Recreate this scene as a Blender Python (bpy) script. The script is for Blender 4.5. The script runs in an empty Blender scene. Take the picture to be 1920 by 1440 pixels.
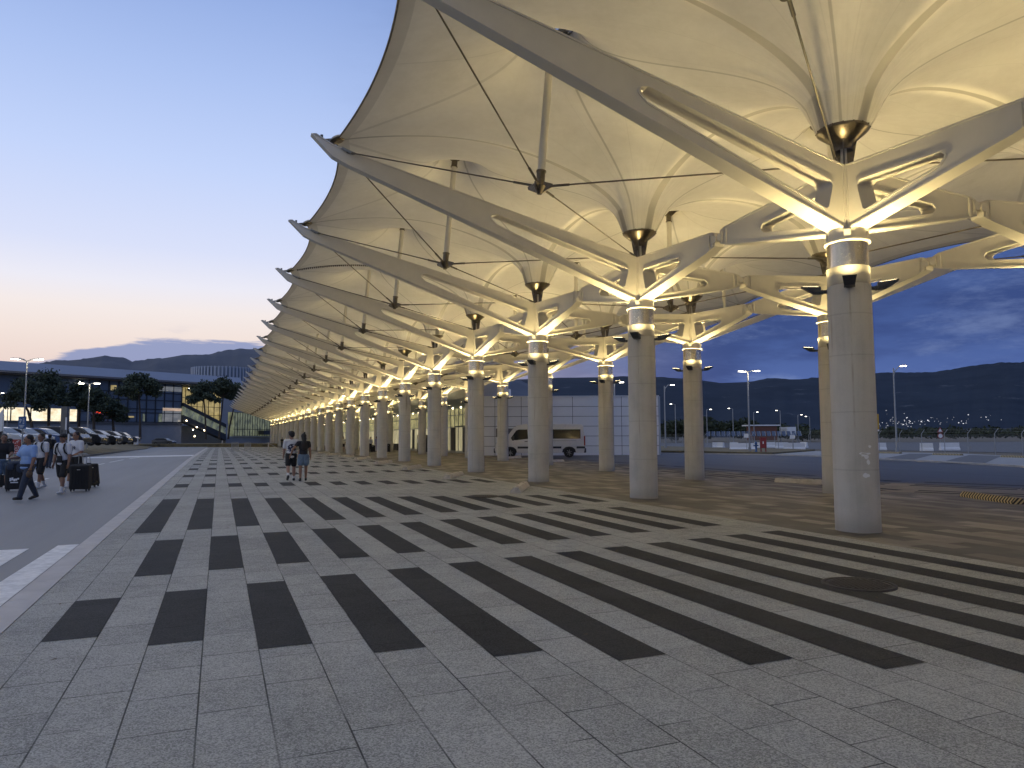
import bpy, bmesh, math, random
import numpy as np
from mathutils import Vector, Matrix
from mathutils.geometry import tessellate_polygon
R = math.radians
PI = math.pi
random.seed(7)
sc = bpy.context.scene
col = sc.collection

# ------------------------------------------------------------------ camera
FPX, PITCH, ROLL, EYE = 1353.43, 0.0741, -0.0039, 1.6
cd = bpy.data.cameras.new('camera')
cam = bpy.data.objects.new('camera', cd); col.objects.link(cam)
cd.sensor_width = 36.0; cd.lens = FPX / 1920 * 36.0
cd.clip_start = 0.05; cd.clip_end = 30000
cam.matrix_world = Matrix.Translation((0, 0, EYE)) @ Matrix.Rotation(PI / 2 + PITCH, 4, 'X') @ Matrix.Rotation(ROLL, 4, 'Z')
sc.camera = cam

# ------------------------------------------------------------------ sky, sun, exposure
sc.view_settings.view_transform = 'Standard'
sc.view_settings.look = 'None'
sc.view_settings.exposure = 0.1
sc.view_settings.gamma = 1.0
sc.render.engine = 'CYCLES'
sc.cycles.use_denoising = True
sc.cycles.max_bounces = 8
sc.cycles.diffuse_bounces = 4
sc.cycles.sample_clamp_indirect = 8
sc.cycles.use_light_tree = True


class NT:
    """small helper round a node tree"""
    def __init__(s, nt): s.nt = nt; s.n = nt.nodes; s.l = nt.links
    def add(s, t, **kw):
        nd = s.n.new(t)
        for k, v in kw.items(): setattr(nd, k, v)
        return nd
    def link(s, a, b): s.l.new(a, b)
    def _in(s, nd, i, v):
        if v is None: return
        if hasattr(v, 'is_linked') or isinstance(v, bpy.types.NodeSocket): s.l.new(v, nd.inputs[i])
        else: nd.inputs[i].default_value = v
    def math(s, op, a, b=None, c=None, clamp=False):
        nd = s.add('ShaderNodeMath', operation=op, use_clamp=clamp)
        s._in(nd, 0, a); s._in(nd, 1, b); s._in(nd, 2, c)
        return nd.outputs[0]
    def vmath(s, op, a, b=None, out=0):
        nd = s.add('ShaderNodeVectorMath', operation=op); s._in(nd, 0, a); s._in(nd, 1, b)
        return nd.outputs[out]
    def smooth(s, v, a, b, lo=0.0, hi=1.0):
        nd = s.add('ShaderNodeMapRange', interpolation_type='SMOOTHSTEP')
        s._in(nd, 0, v); s._in(nd, 1, a); s._in(nd, 2, b); s._in(nd, 3, lo); s._in(nd, 4, hi)
        return nd.outputs[0]
    def ramp(s, fac, stops, interp='LINEAR'):
        nd = s.add('ShaderNodeValToRGB'); cr = nd.color_ramp; cr.interpolation = interp
        while len(cr.elements) < len(stops): cr.elements.new(0.5)
        for e, (p, c) in zip(cr.elements, stops):
            e.position = p; e.color = (c[0], c[1], c[2], 1)
        s._in(nd, 0, fac)
        return nd.outputs[0]
    def mix(s, fac, a, b, blend='MIX'):
        nd = s.add('ShaderNodeMix', data_type='RGBA', blend_type=blend)
        s._in(nd, 0, fac)
        for i, v in ((6, a), (7, b)):
            if isinstance(v, (tuple, list)): v = (v[0], v[1], v[2], 1)
            s._in(nd, i, v)
        return nd.outputs[2]
    def noise(s, vec=None, scale=5.0, detail=2.0, rough=0.5):
        nd = s.add('ShaderNodeTexNoise'); nd.inputs['Scale'].default_value = scale
        nd.inputs['Detail'].default_value = detail; nd.inputs['Roughness'].default_value = rough
        if vec is not None: s.l.new(vec, nd.inputs['Vector'])
        return nd.outputs[0]
    def mapping(s, vec, loc=(0, 0, 0), rot=(0, 0, 0), scale=(1, 1, 1)):
        nd = s.add('ShaderNodeMapping'); s.l.new(vec, nd.inputs[0])
        nd.inputs[1].default_value = loc; nd.inputs[2].default_value = rot; nd.inputs[3].default_value = scale
        return nd.outputs[0]


def srgb(r, g, b):
    f = lambda c: (c / 255 / 12.92) if c / 255 <= 0.04045 else ((c / 255 + 0.055) / 1.055) ** 2.4
    return (f(r), f(g), f(b))


world = bpy.data.worlds.new('World'); sc.world = world; world.use_nodes = True
w = NT(world.node_tree); w.n.clear()
tc = w.add('ShaderNodeTexCoord').outputs['Generated']
sep = w.add('ShaderNodeSeparateXYZ'); w.link(tc, sep.inputs[0])
dx, dy, dz = sep.outputs
hl = w.math('SQRT', w.math('ADD', w.math('MULTIPLY', dx, dx), w.math('MULTIPLY', dy, dy)))
dotl = w.math('DIVIDE', w.math('ADD', w.math('MULTIPLY', dx, -0.75), w.math('MULTIPLY', dy, 0.661)), w.math('MAXIMUM', hl, 0.001))
glow = w.smooth(dotl, 0.40, 0.87)
elev = w.math('MAXIMUM', dz, 0.0)
bright = w.ramp(elev, [(0.0, srgb(205, 180, 178)), (0.10, srgb(230, 211, 205)), (0.13, srgb(236, 221, 215)), (0.16, srgb(238, 228, 226)), (0.19, srgb(230, 229, 240)), (0.235, srgb(212, 219, 244)),
                       (0.334, srgb(190, 207, 245)), (0.43, srgb(168, 190, 236)), (0.535, srgb(140, 166, 220)), (1.0, srgb(120, 145, 190))])
dark = w.ramp(elev, [(0.0, srgb(86, 112, 172)), (0.07, srgb(76, 102, 163)), (0.13, srgb(62, 87, 146)), (0.20, srgb(70, 94, 151)),
                     (0.28, srgb(84, 110, 167)), (0.55, srgb(104, 128, 176)), (1.0, srgb(120, 145, 190))])
sky = w.mix(glow, dark, bright)
rear = w.math('MULTIPLY', w.smooth(dy, -0.35, 0.25, 1.0, 0.0), 1.0)
over = w.smooth(dz, 0.55, 0.85)
rearc = w.mix(w.smooth(dx, -0.2, 0.55), srgb(208, 214, 224), srgb(112, 146, 214))
sky = w.mix(w.math('MAXIMUM', rear, over), sky, rearc)
# clouds: flattened noise on the direction
cm = w.mapping(tc, scale=(3.0, 3.0, 11.0))
cn = w.noise(cm, 2.1, 8.0, 0.66)
cm2 = w.mapping(tc, loc=(3.1, 1.7, 0.4), scale=(2.2, 2.2, 9.0))
cn2 = w.noise(cm2, 1.4, 6.0, 0.62)
cn3 = w.noise(w.mapping(tc, scale=(5.0, 5.0, 46.0)), 1.6, 7.0, 0.62)
low = w.math('MULTIPLY', w.smooth(elev, 0.055, 0.085), w.smooth(elev, 0.118, 0.150, 1.0, 0.0))
edge = w.smooth(dx, -0.57, -0.44, 0.0, 0.032)
band = w.math('SUBTRACT', w.smooth(w.math('SUBTRACT', elev, edge), 0.074, 0.108, 1.0, 0.0), w.math('ADD', w.math('MULTIPLY', w.math('SUBTRACT', cn, 0.5), 0.35), w.math('MULTIPLY', w.math('SUBTRACT', cn3, 0.5), 1.5)))
bandm = w.math('MULTIPLY', w.smooth(band, 0.40, 0.62), glow)
sky = w.mix(w.math('MULTIPLY', bandm, 0.9), sky, srgb(126, 142, 188))
streak = w.math('MULTIPLY', w.math('MULTIPLY', w.smooth(cn2, 0.60, 0.72), low), glow)
sky = w.mix(w.math('MULTIPLY', streak, 0.6), sky, srgb(150, 158, 196))
dk = w.math('MULTIPLY', w.smooth(cn2, 0.40, 0.60), w.math('SUBTRACT', 1.0, glow, clamp=True))
sky = w.mix(w.math('MULTIPLY', dk, 0.75), sky, srgb(44, 65, 120))
lt = w.math('MULTIPLY', w.smooth(cn, 0.48, 0.72), w.math('SUBTRACT', 1.0, glow, clamp=True))
sky = w.mix(w.math('MULTIPLY', lt, 0.45), sky, srgb(124, 144, 190))
nish = w.add('ShaderNodeTexSky', sky_type='NISHITA'); nish.sun_disc = False
nish.sun_elevation = R(-2.0); nish.sun_rotation = R(-48.6)
b1 = w.add('ShaderNodeBackground'); w.link(sky, b1.inputs[0]); b1.inputs[1].default_value = 0.97
b2 = w.add('ShaderNodeBackground'); w.link(nish.outputs[0], b2.inputs[0]); b2.inputs[1].default_value = 0.05
ads = w.add('ShaderNodeAddShader'); w.link(b1.outputs[0], ads.inputs[0]); w.link(b2.outputs[0], ads.inputs[1])
wo = w.add('ShaderNodeOutputWorld'); w.link(ads.outputs[0], wo.inputs[0])

sl = bpy.data.lights.new('afterglow', 'SUN'); sl.energy = 0.12; sl.angle = R(25); sl.color = (1.0, 0.78, 0.68)
so = bpy.data.objects.new('afterglow', sl); col.objects.link(so)
so.rotation_euler = Vector((0.75, -0.661, -0.12)).to_track_quat('-Z', 'Y').to_euler()

FLOOD_W = 49.0
FLOOD_C = (1.0, 0.775, 0.35)

# ------------------------------------------------------------------ geometry of the site
X0, Y0, TH, KC, D = 6.06552, 12.82291, -0.36886, -0.00019, 7.08021
V = 6.65
HT = 5.10
TP = R(-22.05)
S_ = Vector((math.sin(TP), math.cos(TP))); T_ = Vector((math.cos(TP), -math.sin(TP)))


def heading(u): return TH + KC * u


def canopy(u, v, z=0.0):
    a = heading(u)
    x = X0 + (math.cos(TH) - math.cos(a)) / KC + v * math.cos(a)
    y = Y0 + (math.sin(a) - math.sin(TH)) / KC - v * math.sin(a)
    return Vector((x, y, z))


def st(s, t, z=0.0):
    return Vector((S_.x * s + T_.x * t, S_.y * s + T_.y * t, z))


def gz(x, y):
    z = float(np.interp(y, [-50, -10, 50, 75, 125, 250], [-.18, -.18, .19, .18, .05, .0]))
    t = T_.x * x + T_.y * y
    return z - 0.016 * min(max(t - 9.5, 0), 10)


CRX = cam.matrix_world.to_3x3()


def ray(px, py):
    return CRX @ Vector(((px - 960) / FPX, -(py - 720) / FPX, -1.0))


def at(px, py, dist):
    """the point seen at this pixel of the photograph, `dist` metres ahead"""
    r = ray(px, py); k = dist / r.y
    return Vector((r.x * k, dist, EYE + r.z * k))


def gnd(px, py, dz=0.0):
    r = ray(px, py); z = 0.0
    for _ in range(60):
        k = (z - EYE) / r.z
        z = .5 * z + .5 * gz(r.x * k, r.y * k)
    k = (z - EYE) / r.z
    return Vector((r.x * k, r.y * k, z + dz))


# ------------------------------------------------------------------ objects
def tag(o, label=None, cat=None, group=None, kind=None):
    if label: o['label'] = label
    if cat: o['category'] = cat
    if group: o['group'] = group
    if kind: o['kind'] = kind
    return o


def empty(name, loc=(0, 0, 0), rz=0.0, label=None, cat=None, group=None):
    o = bpy.data.objects.new(name, None); col.objects.link(o)
    o.location = loc; o.rotation_euler = (0, 0, rz); o.empty_display_size = 0.3
    return tag(o, label, cat, group)


def kids(o): return [c for c in col.objects if c.parent == o]


CH = {}


def copy_tree(o, parent=None):
    c = o.copy(); col.objects.link(c)
    if parent is not None: c.parent = parent
    for ch in CH.get(o.name, []): reg(copy_tree(ch, c), c)
    return c


def reg(o, parent):
    CH.setdefault(parent.name, []).append(o)
    return o


class MB:
    """collects shapes into one mesh"""
    def __init__(s): s.v = []; s.f = []; s.m = []; s.sm = []; s.cur = 0
    def add(s, vs, fs, smooth=False):
        o = len(s.v); s.v += [tuple(p) for p in vs]
        for f in fs:
            s.f.append(tuple(i + o for i in f)); s.m.append(s.cur); s.sm.append(smooth)
        return s
    def box(s, c, d, rz=0.0, M=None, taper=(1, 1)):
        hx, hy, hz = d[0] / 2, d[1] / 2, d[2] / 2
        vs = []
        for z in (-1, 1):
            tx, ty = (taper if z > 0 else (1, 1))
            for x, y in ((-1, -1), (1, -1), (1, 1), (-1, 1)):
                vs.append(Vector((x * hx * tx, y * hy * ty, z * hz)))
        if M is None: M = Matrix.Rotation(rz, 3, 'Z')
        vs = [M @ p + Vector(c) for p in vs]
        return s.add(vs, [(3, 2, 1, 0), (4, 5, 6, 7), (0, 1, 5, 4), (1, 2, 6, 5), (2, 3, 7, 6), (3, 0, 4, 7)])
    def tube(s, p0, p1, r0, r1=None, n=10, cap=True, smooth=True):
        r1 = r0 if r1 is None else r1
        p0 = Vector(p0); p1 = Vector(p1); d = (p1 - p0)
        if d.length < 1e-6: return s
        d.normalize()
        a = d.orthogonal().normalized(); b = d.cross(a)
        vs = []
        for p, r in ((p0, r0), (p1, r1)):
            for i in range(n):
                t = 2 * PI * i / n
                vs.append(p + (a * math.cos(t) + b * math.sin(t)) * r)
        s.add(vs, [(i, (i + 1) % n, n + (i + 1) % n, n + i) for i in range(n)], smooth)
        if cap:
            s.add(vs[:n], [tuple(reversed(range(n)))]); s.add(vs[n:], [tuple(range(n))])
        return s
    def path(s, pts, rs, n=8, smooth=True):
        """bent tube through points"""
        pts = [Vector(p) for p in pts]
        if not hasattr(rs, '__len__'): rs = [rs] * len(pts)
        ref = None; vs = []
        for i, p in enumerate(pts):
            d = (pts[min(i + 1, len(pts) - 1)] - pts[max(i - 1, 0)]).normalized()
            if ref is None: ref = d.orthogonal().normalized()
            a = (ref - d * ref.dot(d)).normalized(); ref = a; b = d.cross(a)
            for k in range(n):
                t = 2 * PI * k / n
                vs.append(p + (a * math.cos(t) + b * math.sin(t)) * rs[i])
        fs = []
        for i in range(len(pts) - 1):
            for k in range(n):
                fs.append((i * n + k, i * n + (k + 1) % n, (i + 1) * n + (k + 1) % n, (i + 1) * n + k))
        s.add(vs, fs, smooth)
        s.add(vs[:n], [tuple(reversed(range(n)))]); s.add(vs[-n:], [tuple(range(n))])
        return s
    def lathe(s, prof, n=24, c=(0, 0, 0), smooth=True, caps=True):
        c = Vector(c); vs = []
        for r, z in prof:
            for k in range(n):
                t = 2 * PI * k / n
                vs.append(c + Vector((r * math.cos(t), r * math.sin(t), z)))
        fs = []
        for i in range(len(prof) - 1):
            for k in range(n):
                fs.append((i * n + k, i * n + (k + 1) % n, (i + 1) * n + (k + 1) % n, (i + 1) * n + k))
        s.add(vs, fs, smooth)
        if caps:
            if prof[0][0] > 1e-4: s.add(vs[:n], [tuple(reversed(range(n)))])
            if prof[-1][0] > 1e-4: s.add(vs[-n:], [tuple(range(n))])
        return s
    def ball(s, c, r, n=10, m=7, sc3=(1, 1, 1), M=None, smooth=True):
        c = Vector(c); vs = []; fs = []
        for j in range(m + 1):
            ph = PI * j / m
            for k in range(n):
                t = 2 * PI * k / n
                p = Vector((r * sc3[0] * math.sin(ph) * math.cos(t), r * sc3[1] * math.sin(ph) * math.sin(t), r * sc3[2] * math.cos(ph)))
                if M is not None: p = M @ p
                vs.append(c + p)
        for j in range(m):
            for k in range(n):
                fs.append((j * n + k, (j + 1) * n + k, (j + 1) * n + (k + 1) % n, j * n + (k + 1) % n))
        return s.add(vs, fs, smooth)
    def prism(s, pts, h0, h1, M=None, scale1=None):
        """polygon in local xy extruded along local z"""
        n = len(pts); vs = []
        for h, k in ((h0, 1.0), (h1, scale1 or 1.0)):
            for p in pts:
                q = Vector((p[0] * k, p[1] * k, h)); vs.append(M @ q if M is not None else q)
        s.add(vs, [(i, (i + 1) % n, n + (i + 1) % n, n + i) for i in range(n)])
        tri = tessellate_polygon([[Vector((p[0], p[1], 0)) for p in pts]])
        s.add(vs[:n], [tuple(reversed(t)) for t in tri]); s.add(vs[n:], [tuple(t) for t in tri])
        return s
    def quad(s, a, b, c, d): return s.add([a, b, c, d], [(0, 1, 2, 3)])
    def build(s, name, mat=None, parent=None, fix=True, bevel=0.0, weld=False):
        me = bpy.data.meshes.new(name); me.from_pydata(s.v, [], s.f)
        mats = mat if isinstance(mat, (list, tuple)) else [mat]
        for mm in mats:
            if mm is not None: me.materials.append(mm)
        me.polygons.foreach_set('material_index', s.m)
        me.polygons.foreach_set('use_smooth', s.sm)
        if fix or weld:
            bm = bmesh.new(); bm.from_mesh(me)
            if weld: bmesh.ops.remove_doubles(bm, verts=bm.verts, dist=1e-4)
            bmesh.ops.recalc_face_normals(bm, faces=bm.faces)
            bm.to_mesh(me); bm.free()
        me.update()
        o = bpy.data.objects.new(name, me); col.objects.link(o)
        if parent is not None: o.parent = parent; reg(o, parent)
        if bevel > 0:
            md = o.modifiers.new('bevel', 'BEVEL'); md.width = bevel; md.segments = 2; md.limit_method = 'ANGLE'; md.angle_limit = R(40)
        return o


# ------------------------------------------------------------------ materials
def mat(name):
    m = bpy.data.materials.new(name); m.use_nodes = True
    t = NT(m.node_tree); t.n.clear()
    bs = t.add('ShaderNodeBsdfPrincipled'); out = t.add('ShaderNodeOutputMaterial')
    t.link(bs.outputs[0], out.inputs[0])
    return m, t, bs


def simple(name, c, rough=0.5, metal=0.0, var=0.12, scale=6.0, bump=0.0, emit=0.0, ec=None, coat=0.0, spec=0.5):
    m, t, bs = mat(name)
    ob = t.add('ShaderNodeTexCoord').outputs['Object']
    if var > 0:
        n = t.noise(ob, scale, 5.0, 0.6)
        lo = tuple(x * (1 - var) for x in c); hi = tuple(min(1, x * (1 + var)) for x in c)
        t.link(t.ramp(n, [(0.3, lo), (0.7, hi)]), bs.inputs['Base Color'])
        t.link(t.math('ADD', t.math('MULTIPLY', t.math('SUBTRACT', n, 0.5), 0.25), rough, clamp=True), bs.inputs['Roughness'])
    else:
        bs.inputs['Base Color'].default_value = (*c, 1); bs.inputs['Roughness'].default_value = rough
    bs.inputs['Metallic'].default_value = metal
    bs.inputs['Specular IOR Level'].default_value = spec
    bs.inputs['Coat Weight'].default_value = coat
    if bump > 0:
        b = t.add('ShaderNodeBump'); b.inputs['Strength'].default_value = bump; b.inputs['Distance'].default_value = 0.01
        t.link(t.noise(ob, scale * 12, 4.0), b.inputs['Height']); t.link(b.outputs[0], bs.inputs['Normal'])
    if emit > 0:
        bs.inputs['Emission Color'].default_value = (*(ec or c), 1); bs.inputs['Emission Strength'].default_value = emit
    return m


def line(t, v, period, half, soft=0.3):
    """1 on lines of a repeating coordinate"""
    fr = t.math('ABSOLUTE', t.math('SUBTRACT', t.math('FRACT', t.math('ADD', t.math('DIVIDE', v, period), 0.5)), 0.5))
    return t.smooth(fr, half / period * (1 - soft), half / period * (1 + soft), 1.0, 0.0)


def paving_coords(t, off=0.0):
    ob = t.add('ShaderNodeTexCoord').outputs['Object']
    return ob, t.mapping(ob, loc=(0, off, 0), rot=(0, 0, -(PI / 2 - TP)))


def granite_mat(name, c_lo, c_hi, joints=0.55, spk=1.0):
    m, t, bs = mat(name)
    ob, pv = paving_coords(t, -0.082)
    sp = t.add('ShaderNodeSeparateXYZ'); t.link(pv, sp.inputs[0])
    chips = t.add('ShaderNodeTexVoronoi'); chips.inputs['Scale'].default_value = 120.0; t.link(ob, chips.inputs['Vector'])
    chipv = t.add('ShaderNodeSeparateColor'); t.link(chips.outputs['Color'], chipv.inputs[0])
    fine = t.noise(ob, 260.0, 2.0)
    big = t.noise(ob, 0.45, 5.0, 0.6)
    mid = t.noise(ob, 5.0, 4.0, 0.65)
    f = t.math('ADD', t.math('MULTIPLY', t.math('SUBTRACT', chipv.outputs[0], 0.5), 0.85 * spk), 0.5)
    f = t.math('ADD', f, t.math('MULTIPLY', t.math('SUBTRACT', fine, 0.5), 1.1 * spk))
    f = t.math('ADD', f, t.math('MULTIPLY', t.math('SUBTRACT', big, 0.5), 0.7))
    f = t.math('ADD', f, t.math('MULTIPLY', t.math('SUBTRACT', mid, 0.5), 0.5))
    br = t.add('ShaderNodeTexBrick'); t.link(pv, br.inputs['Vector'])
    br.offset = 0.37; br.inputs['Scale'].default_value = 1.0; br.inputs['Brick Width'].default_value = 0.62
    br.inputs['Row Height'].default_value = 0.416; br.inputs['Mortar Size'].default_value = 0.0065
    br.inputs['Mortar Smooth'].default_value = 0.4
    br.inputs['Color1'].default_value = (0.3, 0.3, 0.3, 1); br.inputs['Color2'].default_value = (0.7, 0.7, 0.7, 1); br.inputs['Mortar'].default_value = (0.5, 0.5, 0.5, 1)
    f = t.math('ADD', f, t.math('MULTIPLY', t.math('SUBTRACT', br.outputs[0], 0.5), 0.42))
    c = t.ramp(f, [(0.0, c_lo), (1.0, c_hi)])
    strip = line(t, sp.outputs[1], 0.416, 0.005)
    jl = t.math('MAXIMUM', t.math('MULTIPLY', br.outputs['Fac'], t.smooth(t.noise(ob, 1.3, 3.0), 0.38, 0.60, 0.2, 1.0)), t.math('MULTIPLY', strip, t.smooth(t.noise(ob, 0.5, 2.0), 0.4, 0.6, 0.45, 1.0)))
    dark = tuple(x * 0.22 for x in c_lo)
    c = t.mix(t.math('MULTIPLY', jl, joints + 0.35), c, dark)
    gum = t.add('ShaderNodeTexVoronoi'); gum.inputs['Scale'].default_value = 1.7; t.link(ob, gum.inputs['Vector'])
    spot = t.smooth(gum.outputs['Distance'], 0.022, 0.045, 1.0, 0.0)
    c = t.mix(t.math('MULTIPLY', spot, t.smooth(t.noise(ob, 0.8, 2.0), 0.45, 0.6, 0.0, 0.5)), c, dark)
    st_ = t.smooth(t.noise(ob, 0.9, 6.0, 0.7), 0.55, 0.75)
    c = t.mix(t.math('MULTIPLY', st_, 0.22), c, tuple(x * 0.55 for x in c_lo))
    t.link(c, bs.inputs['Base Color']); bs.inputs['Roughness'].default_value = 0.8; bs.inputs['Specular IOR Level'].default_value = 0.22
    b = t.add('ShaderNodeBump'); b.inputs['Strength'].default_value = 0.5; b.inputs['Distance'].default_value = 0.004
    t.link(t.math('SUBTRACT', t.math('ADD', chipv.outputs[1], fine), t.math('MULTIPLY', jl, 2.0)), b.inputs['Height'])
    t.link(b.outputs[0], bs.inputs['Normal'])
    return m


def mosaic_mat(name):
    m, t, bs = mat(name)
    ob, pv = paving_coords(t, 0.0)
    br = t.add('ShaderNodeTexBrick'); t.link(pv, br.inputs['Vector'])
    br.offset = 0.5; br.inputs['Scale'].default_value = 1.0; br.inputs['Brick Width'].default_value = 0.84
    br.inputs['Row Height'].default_value = 0.42; br.inputs['Mortar Size'].default_value = 0.004
    br.inputs['Color1'].default_value = (0, 0, 0, 1); br.inputs['Color2'].default_value = (1, 1, 1, 1); br.inputs['Mortar'].default_value = (0.4, 0.4, 0.4, 1)
    zone = t.noise(ob, 0.35, 2.0)
    f = t.math('ADD', t.math('MULTIPLY', br.outputs[0], 0.95), t.math('MULTIPLY', t.math('SUBTRACT', zone, 0.5), 1.1))
    f = t.math('ADD', f, t.math('MULTIPLY', t.math('SUBTRACT', t.noise(ob, 3.0, 5.0, 0.7), 0.5), 0.5))
    c = t.ramp(f, [(0.05, (0.058, 0.053, 0.042)), (0.42, (0.108, 0.098, 0.078)), (0.75, (0.20, 0.182, 0.146)), (1.0, (0.32, 0.29, 0.235))])
    c = t.mix(t.math('MULTIPLY', br.outputs['Fac'], 0.6), c, (0.03, 0.028, 0.025))
    sp = t.noise(ob, 120.0, 2.0)
    c = t.mix(0.22, c, t.ramp(sp, [(0.3, (0.03, 0.03, 0.03)), (0.7, (0.22, 0.2, 0.17))]))
    t.link(c, bs.inputs['Base Color'])
    t.link(t.math('ADD', t.math('MULTIPLY', t.noise(ob, 1.0, 3.0), 0.3), 0.50), bs.inputs['Roughness'])
    return m


def asphalt_mat(name, c, patch=0.25):
    m, t, bs = mat(name)
    ob, pv = paving_coords(t)
    lon = t.noise(t.mapping(pv, scale=(0.05, 0.9, 1)), 1.0, 5.0, 0.6)
    big = t.noise(ob, 0.12, 5.0, 0.6)
    fine = t.noise(ob, 140.0, 3.0)
    f = t.math('ADD', t.math('MULTIPLY', lon, 0.5), t.math('MULTIPLY', big, 0.5))
    f = t.math('ADD', f, t.math('MULTIPLY', t.math('SUBTRACT', fine, 0.5), 0.35))
    lo = tuple(x * (1 - patch) for x in c); hi = tuple(x * (1 + patch) for x in c)
    t.link(t.ramp(f, [(0.3, lo), (0.7, hi)]), bs.inputs['Base Color'])
    t.link(t.math('ADD', t.math('MULTIPLY', big, 0.25), 0.5), bs.inputs['Roughness'])
    b = t.add('ShaderNodeBump'); b.inputs['Strength'].default_value = 0.4; b.inputs['Distance'].default_value = 0.005
    t.link(fine, b.inputs['Height']); t.link(b.outputs[0], bs.inputs['Normal'])
    return m


def concrete_mat(name, c, seams=()):
    m, t, bs = mat(name)
    ob = t.add('ShaderNodeTexCoord').outputs['Object']
    info = t.add('ShaderNodeObjectInfo')
    off = t.add('ShaderNodeCombineXYZ'); t.link(t.math('MULTIPLY', info.outputs['Random'], 40.0), off.inputs[0])
    p = t.vmath('ADD', ob, off.outputs[0])
    sp = t.add('ShaderNodeSeparateXYZ'); t.link(ob, sp.inputs[0])
    n1 = t.noise(p, 1.6, 6.0, 0.62)
    n2 = t.noise(t.mapping(p, scale=(6, 6, 0.35)), 1.0, 5.0, 0.6)
    n3 = t.noise(p, 45.0, 4.0, 0.6)
    f = t.math('ADD', t.math('MULTIPLY', n1, 0.55), t.math('MULTIPLY', n2, 0.45))
    f = t.math('ADD', f, t.math('MULTIPLY', t.math('SUBTRACT', n3, 0.5), 0.22))
    cc = t.ramp(f, [(0.28, tuple(x * 0.76 for x in c)), (0.52, c), (0.78, tuple(min(1, x * 1.14) for x in c))])
    for z in seams:
        d = t.math('ABSOLUTE', t.math('SUBTRACT', sp.outputs[2], t.math('ADD', t.math('MULTIPLY', t.math('SUBTRACT', n1, 0.5), 0.03), z)))
        cc = t.mix(t.smooth(d, 0.004, 0.018, 0.26, 0.0), cc, tuple(x * 0.4 for x in c))
    # grime just above the paving, and thin rain streaks below the collar
    foot = t.math('MULTIPLY', t.smooth(sp.outputs[2], -0.05, 0.35, 1.0, 0.0), n1)
    cc = t.mix(t.math('MULTIPLY', foot, 0.85), cc, (0.14, 0.12, 0.10))
    stk = t.math('MULTIPLY', t.smooth(n2, 0.60, 0.72), t.smooth(sp.outputs[2], 0.8, 4.2))
    cc = t.mix(t.math('MULTIPLY', stk, 0.55), cc, (0.16, 0.13, 0.10))
    if seams:
        an = t.math('ARCTAN2', sp.outputs[1], sp.outputs[0])
        fr = t.math('ABSOLUTE', t.math('SUBTRACT', t.math('FRACT', t.math('DIVIDE', an, PI / 2)), 0.5))
        ln_ = t.math('MULTIPLY', t.smooth(fr, 0.012, 0.040, 1.0, 0.0), t.smooth(n1, 0.42, 0.66, 0.05, 0.5))
        cc = t.mix(t.math('MULTIPLY', ln_, t.smooth(sp.outputs[2], 0.0, 4.0, 0.5, 1.0)), cc, (0.20, 0.155, 0.105))
    t.link(cc, bs.inputs['Base Color']); bs.inputs['Roughness'].default_value = 0.72
    b = t.add('ShaderNodeBump'); b.inputs['Strength'].default_value = 0.25; b.inputs['Distance'].default_value = 0.01
    t.link(t.math('ADD', n3, n1), b.inputs['Height']); t.link(b.outputs[0], bs.inputs['Normal'])
    return m


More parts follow.
